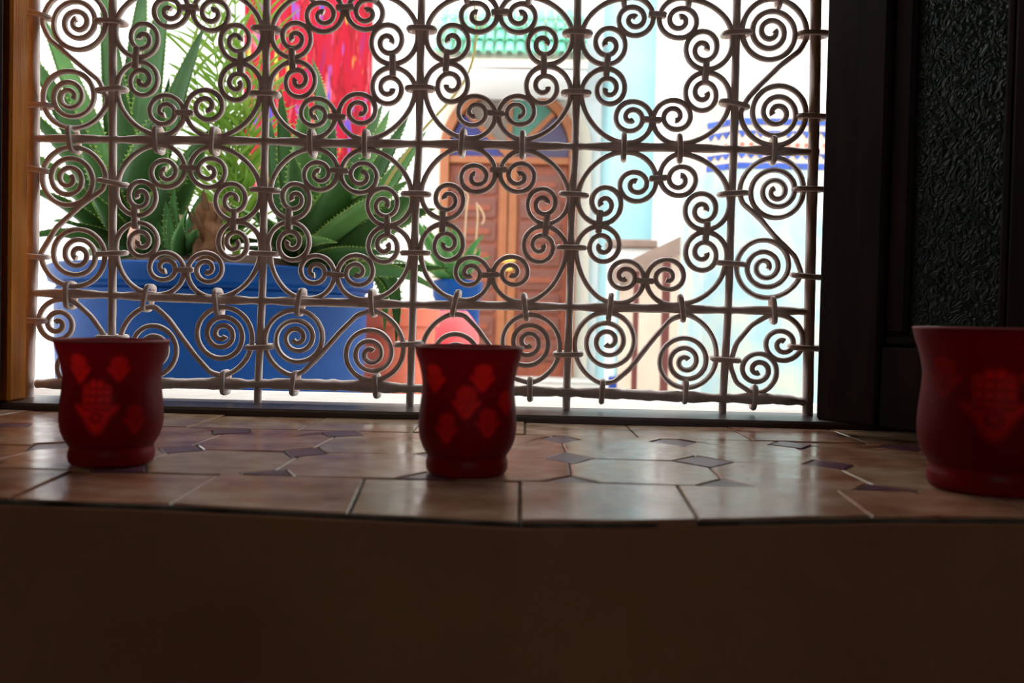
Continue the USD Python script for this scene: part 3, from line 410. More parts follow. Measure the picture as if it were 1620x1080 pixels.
for ci, c in enumerate(CELLS):
    row, col = c['row'], c['col']; sp = c['spirals']
    L1, L2, T1, T2, R1, R2, B1, B2 = sp
    for q, (s1, d1, ro1, vbar, side, w, s2, d2, ro2, hb, hw, hs) in enumerate([
            (L1, 'L', 1, col, 1, 0, T1, 'T', -1, row, 0, -1), (L2, 'L', -1, col, 1, 1, B1, 'B', 1, row + 1, 0, 1),
            (R1, 'R', -1, col + 1, -1, 0, T2, 'T', 1, row, 1, -1), (R2, 'R', 1, col + 1, -1, 1, B2, 'B', -1, row + 1, 1, 1)]):
        V, Hh = V_TIES[(vbar, row, w)], H_TIES[(hb, col, hw)]
        P_ = (V[0] + side * OFF, V[1]); Q_ = (Hh[0], Hh[1] + hs * OFF)
        seed = 100 + ci * 10 + q
        a = spiral(*s1, d1, ro1, *P_, seed)[::-1]; b = spiral(*s2, d2, ro2, *Q_, seed + 500)
        O = (Q_[0], P_[1]); t = np.radians(np.linspace(6, 84, 14)); pw = 1.12
        arc = np.c_[O[0] + (P_[0] - O[0]) * np.cos(t) ** pw, O[1] + (Q_[1] - O[1]) * np.sin(t) ** pw]
        scroll(np.vstack([a, arc, b]), seed)
    # straps between neighbouring spirals
    for q, (x, z) in enumerate(c['straps']):
        h = q in (0, 2); tw = RNG.uniform(-5, 5)
        m = cbox(-.0115, .0115, -.0052, .0052, -.0037, .0037, .0014) if h else cbox(-.0040, .0040, -.0052, .0052, -.0148, .0148, .0014)
        part(gr, 'strap', xform(m, rot([0, 1, 0], tw), [x * K, -.0006, z * K]), M['iron'], 25)
for i, (a, via, b) in enumerate(LONG_SCROLLS):
    s = 900 + i
    scroll(np.vstack([spiral(*a, s)[::-1], np.array(via), spiral(*b, s + 50)]), s, 'long_scroll')
def tie(x, z, tilt, vertical, half, seed):
    """A strap of wire wrapped round the bar and the scrolls beside it."""
    t = np.radians(np.arange(0, 360, 15)); c, s = np.cos(t), np.sin(t); e = 0.45
    loop = np.c_[half * np.sign(c) * np.abs(c) ** e, 0.0105 * np.sign(s) * np.abs(s) ** e, 0 * t]
    loop[:, 2] += np.where(loop[:, 1] < 0, -.0006, .0008)
    m = tube(loop, 0.0036, 8, closed=True, up=np.array([0, 0, 1.0]))
    Rm = rot([0, 1, 0], tilt if not vertical else tilt + 90)
    part(gr, 'tie', xform(m, Rm, [x * K, 0, z * K]), M['iron'], 40)
for (i, r, w), (x, z, tl) in V_TIES.items(): tie(x, z, tl, False, 0.0165 if 0 < i < 6 else 0.0175, i)
for (i, c, w), (x, z, tl) in H_TIES.items(): tie(x, z, tl, True, 0.0155 if i < 3 else 0.0135, i)

# ================================================================== THE CANDLE HOLDERS
M['red_glass'] = usdkit.material(stage, '/World/Looks/frosted_red_glass', {
    'uv': ('uvmap', {'attribute': 'st'}), 's': ('separate_xyz', {}), 'tr': ('rgb_ramp', {'ramp': [(0, (0.11, 0.0002, 0.002)), (1, (0.80, 0.013, 0.008))]}), 'dr': ('rgb_ramp', {'ramp': [(0, (0.27, 0.0005, 0.008)), (1, (0.34, 0.002, 0.008))]}),
    'd': ('principled_bsdf', {'roughness': 0.45, 'specular_ior_level': 0.3}), 't': ('translucent_bsdf', {}), 'fc': ('map_range', {'from_min': 0, 'from_max': 1, 'to_min': 0.5, 'to_max': 0.8}), 'm': ('mix_closure', {})},
    [('uv.UV', 's.vector'), ('s.x', 'tr.fac'), ('s.x', 'dr.fac'), ('s.x', 'fc.value'), ('fc.result', 'm.fac'), ('tr.color', 't.color'), ('dr.color', 'd.base_color'), ('d.BSDF', 'm.closure1'), ('t.BSDF', 'm.closure2')], surface='m.closure')
def glass_mat(name, tcol, dcol, tfac, rough):
    return usdkit.material(stage, '/World/Looks/' + name, {
        'd': ('principled_bsdf', {'base_color': dcol, 'roughness': rough, 'specular_ior_level': 0.35}), 't': ('translucent_bsdf', {'color': tcol}), 'm': ('mix_closure', {'fac': tfac})},
        [('d.BSDF', 'm.closure1'), ('t.BSDF', 'm.closure2')], surface='m.closure')
M['red_foot'] = glass_mat('red_foot_glass', (0.42, 0.001, 0.004), (0.34, 0.001, 0.006), 0.5, 0.4)
M['rim_glass'] = glass_mat('rim_glass', (0.7, 0.12, 0.12), (0.5, 0.2, 0.2), 0.4, 0.12)
PROF = [(0.0, 0.84), (0.06, 0.815), (0.14, 0.765), (0.22, 0.73), (0.29, 0.712), (0.36, 0.716), (0.45, 0.735), (0.55, 0.752), (0.63, 0.757), (0.70, 0.745), (0.76, 0.715), (0.81, 0.672), (0.845, 0.63), (0.865, 0.612), (0.885, 0.617), (0.91, 0.632), (0.94, 0.634), (0.97, 0.622), (0.99, 0.602), (1.0, 0.57)]   # (share of the height from the rim, radius / half height)
def hand_shape(w, h):
    """An open hand, fingers up, with two outward thumbs and a pointed wrist: (solid, engraved lines)."""
    s = []
    for i, (x, top) in enumerate([(-.30, .42), (-.10, .50), (.10, .50), (.30, .42)]):
        s.append(LineString([(x * w, -.05 * h), (x * w, (top - .09) * h)]).buffer(.095 * w))
    s.append(Polygon([(-.40 * w, .02 * h), (.40 * w, .02 * h), (.36 * w, -.22 * h), (.14 * w, -.46 * h), (0, -.5 * h), (-.14 * w, -.46 * h), (-.36 * w, -.22 * h)]))
    s += [Polygon([(sx * .34 * w, .0), (sx * .62 * w, .03 * h), (sx * .60 * w, -.04 * h), (sx * .34 * w, -.22 * h)]) for sx in (-1, 1)]
    hand = shapely.union_all(s)
    cuts = [LineString([(-.4 * w, y * h), (.4 * w, y * h)]).buffer(.012 * h) for y in (.06, .20, .33)]
    cuts += [shapely.Point(.13 * w * math.cos(t), -.19 * h + .13 * w * math.sin(t)).buffer(.032 * w) for t in np.linspace(0, 2 * math.pi, 8, endpoint=False)]
    cuts += [LineString([(-.36 * w, -.045 * h), (.36 * w, -.045 * h)]).buffer(.010 * h)]
    return hand.difference(shapely.union_all(cuts))
def candle_holder(label, x, y, height, wide, hands, turn=0.0):
    ob = thing('candle_holder', label, 'candle holder', (x, y, 0.0012), 'red glass candle holders on the sill')
    pr = np.array(PROF)[::-1]; zf = PchipInterpolator(1 - pr[:, 0], pr[:, 1] * height / 2 * wide)
    zt = 0.145
    nz, ns = 110, 260
    zs = np.linspace(zt, 1, nz); ang = np.linspace(0, 2 * np.pi, ns, endpoint=False)
    rr = zf(zs)
    v = np.stack([rr[:, None] * np.cos(ang), rr[:, None] * np.sin(ang), np.repeat((zs * height)[:, None], ns, 1)], -1).reshape(-1, 3) + [x, y, 0.0012]
    i, j = np.meshgrid(np.arange(nz - 1), np.arange(ns), indexing='ij'); j2 = (j + 1) % ns
    quads = np.stack([i * ns + j, i * ns + j2, (i + 1) * ns + j2, (i + 1) * ns + j], -1).reshape(-1, 4)
    zc = ((zs[:-1] + zs[1:]) / 2 * height)[:, None] * np.ones(ns); ac = (ang + np.pi / ns)[None, :] * np.ones((nz - 1, 1))
    taken = np.zeros(len(quads), int); glow = np.zeros(len(v)); va = np.tile(ang, nz); vz = np.repeat(zs * height, ns)
    for k, (hx, hz, w, h, back) in enumerate(hands):
        zz = hz * height; r0 = float(zf(hz)); sx = hx * r0
        a0 = math.asin(max(-.98, min(.98, sx / r0)))
        a0 = -math.pi / 2 + a0 + turn if not back else math.pi / 2 - a0 + turn
        da = (ac - a0 + np.pi) % (2 * np.pi) - np.pi
        shp = hand_shape(w * height, h * height)
        U = (da * r0 * (-1 if back else 1)).ravel(); V = (zc - zz).ravel()
        near = np.where((np.abs(U) < w * height) & (np.abs(V) < h * height))[0]
        inside = shapely.contains_xy(shp, U[near], V[near]); taken[near[inside]] = k + 1
        du = ((va - a0 + np.pi) % (2 * np.pi) - np.pi) * r0 * (-1 if back else 1); dv = vz - zz
        nv = np.where((np.abs(du) < w * height) & (np.abs(dv) < h * height))[0]
        dist = shapely.distance(shp, shapely.points(du[nv], dv[nv])); deep = shapely.distance(shp.boundary, shapely.points(du[nv], dv[nv])); sd = np.where(dist > 0, -dist, deep)
        glow[nv] = np.maximum(glow[nv], np.clip(.5 + sd / (.05 * height), 0, 1))
    def sub(q):
        f = np.vstack([q[:, [0, 1, 2]], q[:, [0, 2, 3]]]); idx, inv = np.unique(f, return_inverse=True); return mesh_of(v[idx], inv.reshape(-1, 3)), np.c_[glow[idx], vz[idx]]
    bm, bu_ = sub(quads[taken == 0]); part(ob, 'body', bm, M['red_glass'], True, uv=bu_)
    for k in range(len(hands)):
        if (taken == k + 1).any():
            hm, hu = sub(quads[taken == k + 1]); part(ob, 'hand_motif', hm, M['red_glass'], True, 'clear hand-shaped motif in the frosted red' if k == 0 else None, uv=hu)
    z_ = np.linspace(0, zt, 24); prof = [(0.0, 0.0)] + [(float(zf(q)), float(q * height)) for q in z_] + [(float(zf(zt)) - .003, zt * height), (0.0, zt * height + .004)]
    part(ob, 'foot', lathe(prof, 64, (x, y, 0.0012)), M['red_foot'], 40)
    t = np.linspace(0, 2 * np.pi, 72, endpoint=False); R_ = float(zf(1.0)) - .0005
    part(ob, 'rim', tube(np.c_[x + R_ * np.cos(t), y + R_ * np.sin(t), np.full(72, 0.0012 + height)], 0.0011, 6, closed=True, up=np.array([0, 0, 1.0])), M['rim_glass'], True, 'thin bare glass rim')
    return ob
candle_holder('red glass candle holder with one large hand motif, at the left end of the sill', -0.3318, -0.416, 0.0980, 1.03,
              [(-0.30, 0.49, 0.26, 0.43, 0), (0.12, 0.785, 0.12, 0.19, 0), (-0.62, 0.785, 0.13, 0.22, 0), (0.42, 0.385, 0.13, 0.22, 0), (-0.1, 0.5, .2, .3, 1), (0.5, 0.5, .2, .3, 1)], 0.47)
candle_holder('red glass candle holder with five small hand motifs, in the middle of the sill', -0.0450, -0.4215, 0.0992, 1.03,
              [(-0.04, 0.59, 0.17, 0.235, 0), (0.29, 0.775, 0.145, 0.20, 0), (-0.70, 0.76, 0.16, 0.20, 0), (-0.42, 0.39, 0.14, 0.22, 0), (0.40, 0.435, 0.15, 0.21, 0), (0.78, 0.58, 0.13, 0.17, 0), (0.1, 0.5, .2, .25, 1), (-0.55, 0.62, .15, .2, 1), (0.6, 0.7, .15, .2, 1)], 0.07)
candle_holder('tallest red glass candle holder, at the right end of the sill near the shutter', 0.3530, -0.4350, 0.1222, 1.02,
              [(0.12, 0.55, 0.29, 0.44, 0), (-0.62, 0.70, 0.16, 0.25, 0), (0.72, 0.72, 0.16, 0.25, 0), (-0.2, 0.6, .2, .3, 1)], -0.507)

# ================================================================== THE COURTYARD
def on(px, py, Y):
    """Point of the vertical plane y = Y that shows at a pixel of the survey photo."""
    d = CAM_R @ np.array([(px - 810) / F_PX, -(py - 540) / F_PX, -1.0]); return CAM + d * ((Y - CAM[1]) / d[1])
GZ = -0.37
struct('ground', rbox(-7, 7, 0.19, 9, GZ - 0.1, GZ), M['paving'], 'pale stone paving of the courtyard', False)
struct('wall_facade', cat_([rbox(-3.5, -0.81, 0.1555, 0.19, GZ, 3.2), rbox(0.645, 3.5, 0.1555, 0.19, GZ, 3.2), rbox(-0.81, 0.645, 0.1555, 0.19, 0.93, 3.2), rbox(-0.81, 0.645, 0.1555, 0.189, GZ, -0.032)]), M['white'], 'whitewashed outer face of the window wall', False)
struct('wall_back', rbox(-7, 7, 6.10, 6.4, GZ, 4.2), M['white'], 'whitewashed wall at the back of the courtyard', False)
a = on(640, 300, 2.12)
struct('wall_screen', rbox(-3.2, a[0], 2.12, 2.26, GZ, 2.6), M['white'], 'white screen wall behind the plants', False)
a, b = on(965, 300, 5.2), on(1041, 300, 5.2)
struct('wall_aqua', rbox(a[0], b[0], 5.2, 6.09, GZ, 3.4), M['aqua'], 'pale aqua pillar right of the arched door', False)
a = on(1040, 300, 4.9); struct('wall_white', rbox(a[0], 3.8, 4.9, 5.1, GZ, 3.4), M['white'], 'white wall above the stair parapet', False)

# ---- arched door
DY = 6.0
dl, dr = on(690, 600, DY), on(906, 600, DY); dc = (dl[0] + dr[0]) / 2; hw = (dr[0] - dl[0]) / 2
zs = on(797, 238, DY)[2]; z_s2 = on(797, 250, DY)[2]; ztop = on(797, 133, DY)[2]; AR = ztop - zs
door = thing('door_1', 'arched carved wooden double door with coloured glass fanlight', 'door', (dc, DY, GZ), kind='structure')
def yz(poly, y0, y1):      # polygon drawn in x, z -> a slab between y0 and y1
    m = trimesh.creation.extrude_polygon(poly, y1 - y0, engine='earcut'); v = m.vertices.copy()
    return mesh_of(np.c_[v[:, 0], y1 - v[:, 2], v[:, 1]], m.faces)
arch = lambda r: [(dc + hw * r / hw * math.cos(t) * 1.0, zs + (AR - (hw - r)) * math.sin(t)) for t in np.linspace(0, math.pi, 33)]
fw = 0.075
outer = Polygon([(dc + hw, GZ)] + arch(hw) + [(dc - hw, GZ)]); inner = Polygon([(dc + hw - fw, GZ - .1)] + arch(hw - fw) + [(dc - hw + fw, GZ - .1)])
sur = Polygon([(dc + hw + .12, GZ)] + [(dc + (hw + .12) * math.cos(t), zs + (AR + .12) * math.sin(t)) for t in np.linspace(0, math.pi, 33)] + [(dc - hw - .12, GZ)])
struct('trim_2', yz(sur.difference(outer.buffer(.002)), DY + .03, DY + .10), M['cream'], 'cream plaster surround of the arched door')
part(door, 'frame', yz(outer.difference(inner), DY - .05, DY + .10), M['door_frame'], 25)
tz0, tz1 = z_s2 - .05, z_s2 + .01
part(door, 'transom', cbox(dc - hw + fw, dc + hw - fw, DY - .03, DY + .08, tz0, tz1, .006), M['door_frame'], 25)
fan = Polygon([(dc + hw - fw - .004, tz1 + .003)] + [(dc + (hw - fw - .004) * math.cos(t), tz1 + .003 + (AR - fw + (zs - tz1)) * math.sin(t)) for t in np.linspace(0, math.pi, 33)])
bars = []
for a in (45, 90, 135): bars.append(LineString([(dc, tz1), (dc + 1.2 * math.cos(math.radians(a)), tz1 + 1.2 * math.sin(math.radians(a)))]).buffer(.022))
bu = shapely.union_all(bars).intersection(fan)
part(door, 'fanlight_bars', yz(bu, DY - .01, DY + .05), M['door_frame'], 25)
pcs = sorted(fan.difference(bu.buffer(.001)).geoms, key=lambda g: g.centroid.x)
for g, k in zip(pcs, ('pane_blue', 'pane_grey', 'pane_green', 'pane_violet')):
    part(door, 'fanlight_pane', yz(g, DY + .015, DY + .025), M[k], 25, {'pane_blue': 'blue glass pane', 'pane_grey': 'greyish glass pane', 'pane_green': 'green glass pane', 'pane_violet': 'violet glass pane'}[k])
lw = hw - fw
for s in (-1, 1):
    xa, xb = (dc - lw + .002, dc - .004) if s < 0 else (dc + .004, dc + lw - .002)
    lp = part(door, 'door_leaf', cbox(xa, xb, DY + .03, DY + .07, GZ + .012, tz0 - .003, .004), M['door'], 25)
    st = .085; rows = 8; zz = np.linspace(GZ + .15, tz0 - .07, rows + 1)
    part(door, 'meeting_stile', cbox(*((xb - .075, xb) if s < 0 else (xa, xa + .075)), DY + .0, DY + .0295, GZ + .012, tz0 - .004, .008), M['door_frame'], 25)
    px0, px1 = (xa + .05, xb - .10) if s < 0 else (xa + .10, xb - .05)
    for r in range(rows):
        z0, z1 = zz[r] + .018, zz[r + 1] - .018
        part(door, 'panel', cbox(px0, px1, DY + .008, DY + .0295, z0, z1, .016), M['door_panel'], 20)
        part(door, 'panel_bead', cbox(px0 + .05, px1 - .05, DY - .004, DY + .0075, (z0 + z1) / 2 - .025, (z0 + z1) / 2 + .025, .01), M['door'], 20)
h = on(808, 412, DY - .02)
part(door, 'handle', trimesh.util.concatenate([xform(trimesh.creation.icosphere(2, .045), np.diag([1.6, .6, .8]), [h[0] - .02, DY - .045, h[2]]), cbox(h[0] - .05, h[0] + .02, DY - .02, DY - .001, h[2] - .09, h[2] + .05, .006)]), M['brass'], 40, 'bright brass handle')
h2 = on(760, 590, DY)
struct('trim_3', cbox(dc - hw - .3, dc + hw + .3, DY - .35, DY + .09, GZ + .0005, GZ + .03, .01), M['stone'], 'pale stone threshold of the arched door')

# ---- green tiled awning over the door
aw = thing('tiled_awning', 'small awning roof of green glazed barrel tiles above the arched door', 'roof', tuple(on(806, 60, 5.8)))
e0, e1, t0 = on(682, 84, 5.35), on(930, 92, 5.35), on(806, 27, 6.08)
part(aw, 'deck', mesh_of([[e0[0], 5.37, e0[2] - .03], [e1[0], 5.37, e0[2] - .03], [e1[0], 6.06, t0[2] - .03], [e0[0], 6.06, t0[2] - .03], [e0[0], 5.37, e0[2] - .09], [e1[0], 5.37, e0[2] - .09], [e1[0], 6.06, t0[2] - .09], [e0[0], 6.06, t0[2] - .09]],
      [[0, 1, 2], [0, 2, 3], [4, 6, 5], [4, 7, 6], [0, 4, 5], [0, 5, 1], [1, 5, 6], [1, 6, 2], [3, 2, 6], [3, 6, 7], [0, 3, 7], [0, 7, 4]]), M['cream'], False)
part(aw, 'fascia', cbox(e0[0], e1[0], 5.40, 6.06, e0[2] - .17, e0[2] - .095, .01), M['white'], 25)
ncol, nrow = 15, 4; tw = (e1[0] - e0[0]) / ncol; L0 = np.array([0, 5.33, e0[2] - .02]); L1 = np.array([0, 5.98, t0[2] + .01])
t_ = np.linspace(0, np.pi, 9)
for c in range(ncol):
    xc = e0[0] + (c + .5) * tw
    for r in range(nrow):
        A_, B_ = L0 + (L1 - L0) * (r / nrow), L0 + (L1 - L0) * ((r + 1.12) / nrow)
        dirn = (B_ - A_) / np.linalg.norm(B_ - A_); up = np.cross([1, 0, 0], dirn); v = []; th = .012
        for q, (pt, rad) in enumerate(((A_ + up * .02, tw * .47), (B_ - up * .005, tw * .40))):
            for rr_ in (rad, rad - th):
                v += [[xc + rr_ * math.cos(t), 0, 0] + np.array([0, pt[1], pt[2]]) + up * rr_ * math.sin(t) * .9 for t in t_]
        f = []; n = 9
        for i in range(n - 1):
            f += [[i, i + 1, 2 * n + i + 1], [i, 2 * n + i + 1, 2 * n + i], [n + i, 3 * n + i + 1, n + i + 1], [n + i, 3 * n + i, 3 * n + i + 1], [i, n + i + 1, i + 1], [i, n + i, n + i + 1], [2 * n + i, 2 * n + i + 1, 3 * n + i + 1], [2 * n + i, 3 * n + i + 1, 3 * n + i]]
        f += [[0, 2 * n, 3 * n], [0, 3 * n, n], [n - 1, 2 * n - 1, 4 * n - 1], [n - 1, 4 * n - 1, 3 * n - 1]]
        part(aw, 'roof_tile', mesh_of(np.array([np.asarray(q, float) for q in v]), f), M['roof'], 40)

# ---- chamfered tiled pillar on the right
cd = 3.1; pA, pB = at(1165, 300, cd), at(1368, 300, cd); CY = pA[1]; ch_ = 38 / F_PX * cd
path = [(pA[0] - ch_ * 1.06, CY + ch_ + .5), (pA[0] - ch_ * 1.06, CY + ch_), (pA[0], CY), (pB[0], CY), (pB[0] + ch_, CY + ch_), (pB[0] + ch_, CY + ch_ + .5)]
colm = thing('tiled_pillar', 'chamfered mosaic pillar with bands of blue tile at the right of the courtyard', 'pillar', ((pA[0] + pB[0]) / 2, CY + .2, GZ))
plan = Polygon(path); zc = lambda py: at(1230, py, cd)[2]
part(colm, 'shaft', prism(plan, GZ, zc(268)), M['mosaic_aqua'], 25, 'pale aqua mosaic lower shaft')
part(colm, 'upper_shaft', prism(plan, zc(188.5), 3.0), M['mosaic_pale'], 25, 'pale cream mosaic upper shaft')
part(colm, 'band', prism(plan.buffer(-.002, join_style=2), zc(267.9), zc(188.6)), M['zellige_white'], 25)
def on_face(p, q, s0, s1, corners):    # a thin tile on one face; corners in (share of s0..s1, z)
    p, q = np.array(p), np.array(q); e = (q - p) / np.linalg.norm(q - p); nn_ = np.array([e[1], -e[0]]); v = []
    for off in (-.0018, .003):
        for s, z in corners: v.append([*(p + e * (s0 + (s1 - s0) * s) + nn_ * off), z])
    n = len(corners); f = []
    for i in range(1, n - 1): f += [[0, i + 1, i], [n, n + i, n + i + 1]]
    for i in range(n): j = (i + 1) % n; f += [[i, j, n + j], [i, n + j, n + i]]
    return mesh_of(v, f)
sq = lambda z0, z1: [(0.03, z0), (.97, z0), (.97, z1), (.03, z1)]
for p, q in zip(path[1:4], path[2:5]):
    Lf = math.dist(p, q); n1 = max(2, round(Lf / .047)); n2 = max(3, round(Lf / .034))
    for i in range(n1):
        part(colm, 'blue_tile', on_face(p, q, i * Lf / n1, (i + 1) * Lf / n1, sq(zc(198), zc(189))), M['zellige_blue'], False)
        part(colm, 'blue_tile', on_face(p, q, i * Lf / n1, (i + 1) * Lf / n1, sq(zc(267.5), zc(258.5))), M['zellige_blue'], False)
    for i in range(n2):
        part(colm, 'blue_triangle', on_face(p, q, i * Lf / n2, (i + 1) * Lf / n2, [(.5, zc(219)), (1, zc(208)), (0, zc(208))]), M['zellige_blue'], False)
        part(colm, 'blue_triangle', on_face(p, q, i * Lf / n2, (i + 1) * Lf / n2, [(.5, zc(252)), (1, zc(243)), (0, zc(243))]), M['zellige_blue'], False)
        part(colm, 'red_tile', on_face(p, q, (i + .3) * Lf / n2, (i + .7) * Lf / n2, sq(zc(232), zc(227))), M['zellige_red'], False)

# ---- stair parapet with sloping coping, ledge, posts
Y1 = 3.9
sp_ = thing('stair_parapet', 'beige stair wall with a sloping stone coping behind the grille', 'stair wall', tuple(on(1060, 600, Y1) * [1, 1, 0] + [0, 0, GZ]))
q = [on(995, 424, Y1), on(1118, 366, Y1), on(1200, 328, Y1)]
part(sp_, 'wall', yz(Polygon([(q[0][0], GZ), (q[2][0], GZ), (q[2][0], q[2][2]), (q[0][0], q[0][2])]), Y1, Y1 + .5), M['beige'], 25)
cop = Polygon([(q[0][0] - .05, q[0][2] - .09), (q[2][0], q[2][2] - .06), (q[2][0], q[2][2] + .05), (q[0][0] - .05, q[0][2] + .02)])
part(sp_, 'coping', yz(cop, Y1 - .06, Y1 + .56), M['coping'], 25, 'greyish brown sloping coping')
for i, (x, w) in enumerate(((1002, .014), (1049, .019), (1076, .017))):
    f, c_ = on(x, 640, 3.2), on(x, (432, 410, 402)[i], 3.2)
    po = thing('post', ['thinnest and leftmost of the three maroon posts below the stair coping', 'middle one of the three maroon posts before the beige stair wall', 'rightmost of the three maroon posts before the beige stair wall'][i], 'post', (f[0], 3.2, GZ), 'maroon posts by the stair')
    part(po, 'shaft', cbox(f[0] - w, f[0] + w, 3.2 - w, 3.2 + w, GZ + .02, c_[2], .004), M['post'], 25)
    part(po, 'foot', cbox(f[0] - 2 * w, f[0] + 2 * w, 3.2 - 2 * w, 3.2 + 2 * w, GZ + .0005, GZ + .0195, .003), M['post'], 25)
    part(po, 'cap', cbox(f[0] - 1.25 * w, f[0] + 1.25 * w, 3.2 - 1.25 * w, 3.2 + 1.25 * w, c_[2] + .0005, c_[2] + .012, .003), M['post'], 25)
a, b, c_ = on(968, 378, 4.6), on(1036, 378, 4.6), on(968, 391, 4.6)
lg = thing('low_wall', 'low white wall with a terracotta coping left of the stair', 'low wall', (a[0], 4.6, GZ))
part(lg, 'wall', cbox(a[0], b[0], 4.62, 4.88, GZ, c_[2] - .001, .004), M['white'], 25)
part(lg, 'coping', cbox(a[0] - .02, b[0] + .02, 4.58, 4.895, c_[2], a[2], .008), M['coping'], 25)
a, b = on(976, 455, 4.5), on(1000, 600, 4.5)
ap = thing('aqua_pillar', 'short aqua painted pillar with a blue tiled foot below the stair', 'pillar', (a[0], 4.5, GZ))
part(ap, 'shaft', cbox(a[0], b[0], 4.5, 4.57, GZ + .14, a[2], .005), M['aqua'], 25)
part(ap, 'foot', cbox(a[0] - .04, b[0] + .02, 4.47, 4.575, GZ + .0005, GZ + .1395, .005), M['zellige_blue'], 25)

# ---- hanging red textile
usdkit.material(stage, '/World/Looks/red_textile', {
    'tc': ('texture_coordinate', {}), 'm1': ('mapping', {'scale': (26, 1, 4.5)}), 'm2': ('mapping', {'scale': (26, 1, 5), 'location': (5, 0, 3)}),
    'n1': ('noise_texture', {'scale': 1.0, 'detail': 4.0, 'distortion': .2}), 'n2': ('noise_texture', {'scale': 1.0, 'detail': 2.0}),
    'r1': ('rgb_ramp', {'ramp': [(0.32, (0.24, 0.012, 0.09)), (0.40, (0.36, 0.004, 0.030)), (0.50, (0.40, 0.003, 0.016)), (0.55, (0.22, 0.002, 0.008)), (0.59, (0.42, 0.008, 0.022)), (0.66, (0.58, 0.15, 0.18))]}),
    'r2': ('rgb_ramp', {'ramp': [(0.30, (0.08, 0.06, 0.40)), (0.36, (0.25, 0.08, 0.40)), (0.40, (0.5, 0.06, 0.3)), (0.6, (0.6, 0.06, 0.06)), (0.64, (0.7, 0.24, 0.03)), (0.70, (0.75, 0.6, 0.06))]}),
    'k': ('rgb_ramp', {'ramp': [(0.34, (1, 1, 1)), (0.40, (0, 0, 0)), (0.64, (0, 0, 0)), (0.69, (.8, .8, .8))]}),
    'mx': ('mix', {}), 'p': ('principled_bsdf', {'roughness': 0.6, 'sheen_weight': 0.0, 'specular_ior_level': 0.2})},
    [('tc.object', 'm1.vector'), ('tc.object', 'm2.vector'), ('m1.vector', 'n1.vector'), ('m2.vector', 'n2.vector'), ('n1.fac', 'r1.fac'), ('n2.fac', 'r2.fac'), ('n2.fac', 'k.fac'),
     ('k.color', 'mx.fac'), ('r1.color', 'mx.color1'), ('r2.color', 'mx.color2'), ('mx.color', 'p.base_color')], surface='p.BSDF')
TY = 2.06
a, b = on(382, 310, TY), on(584, 310, TY); ztp = on(480, -150, TY)[2]; zbt = on(480, 306, TY)[2]
tx = thing('hanging_textile', 'red and pink embroidered cloth hanging on the white wall behind the plants', 'wall hanging', (a[0], TY, zbt))
U, Vv = np.meshgrid(np.linspace(0, 1, 60), np.linspace(0, 1, 30)); X = a[0] + (b[0] - a[0]) * U; Z = zbt + (ztp - zbt) * Vv
Yf = TY + .010 * np.sin(U * 31 + 1.2 * np.sin(Vv * 3)) * (1 - .7 * Vv); nn = U.size
vv = np.vstack([np.c_[X.ravel(), Yf.ravel(), Z.ravel()], np.c_[X.ravel(), Yf.ravel() + .004, Z.ravel()]])
ii, jj = np.meshgrid(np.arange(29), np.arange(59), indexing='ij'); k0 = (ii * 60 + jj).ravel(); quad = np.c_[k0, k0 + 1, k0 + 61, k0 + 60]
rim_ = [i for i in range(60)] + [r * 60 + 59 for r in range(1, 30)] + [29 * 60 + i for i in range(58, -1, -1)] + [r * 60 for r in range(28, 0, -1)]
side = [[rim_[i], rim_[(i + 1) % len(rim_)] + 0, rim_[(i + 1) % len(rim_)] + nn, rim_[i] + nn] for i in range(len(rim_))]
qd = np.vstack([quad, quad[:, ::-1] + nn, np.array(side)[:, ::-1]])
part(tx, 'cloth', mesh_of(vv, np.vstack([qd[:, :3], qd[:, [0, 2, 3]]])), '/World/Looks/red_textile', 40)
part(tx, 'rod', tube(np.array([[a[0] - .05, TY + .005, ztp + .008], [b[0] + .05, TY + .005, ztp + .008]]), .012, 10), M['door_frame'], 40)

# ---- pots
def pot(name, label, cx, cy, prof, m, soil_r, soil_z, mound=.03):
    ob = thing(name, label, 'plant pot', (cx, cy, GZ))
    part(ob, 'body', lathe(prof, 96, (cx, cy, 0)), m, 35)
    part(ob, 'soil', lathe([(0, soil_z - .03), (soil_r, soil_z - .03), (soil_r, soil_z), (soil_r * .82, soil_z + mound * .45), (soil_r * .5, soil_z + mound * .85), (0, soil_z + mound)], 48, (cx, cy, 0)), M['soil'], 30)
    return ob
bc = at(348, 420, 1.86); ZR = 0.222
bp = pot('plant_pot', 'large cobalt blue glazed pot holding the agaves behind the grille', bc[0], bc[1],
    [(0, GZ), (.29, GZ), (.305, GZ + .02), (.322, -.1), (.328, .10), (.329, ZR - .052), (.324, ZR - .047), (.326, ZR - .042), (.340, ZR - .036), (.344, ZR - .02), (.342, ZR - .004), (.334, ZR), (.316, ZR - .002), (.312, ZR - .02), (.310, ZR - .14), (0, ZR - .14)], M['blue'], .308, ZR - .03, .070)
rc = at(622, 487, 2.28)
pot('plant_pot', 'orange-red glazed pot standing close behind the large blue pot', rc[0], rc[1],
    [(0, GZ), (.09, GZ), (.097, GZ + .02), (.112, .0), (.118, .10), (.128, .106), (.130, .150), (.124, .157), (.113, .154), (.108, .06), (0, .06)], M['red_pot'], .109, .13)
kc = at(711, 530, 2.7)
pot('plant_pot', 'rounded coral pink pot seen over the middle candle holder', kc[0], kc[1],
    [(0, GZ), (.05, GZ), (.055, GZ + .03), (.05, -.2), (.075, -.10), (.093, 0), (.098, .06), (.088, .115), (.062, .148), (.056, .155), (.047, .152), (.05, .12), (.06, .10), (0, .10)], M['pink_pot'], .05, .13)
lc = at(724, 440, 3.1)
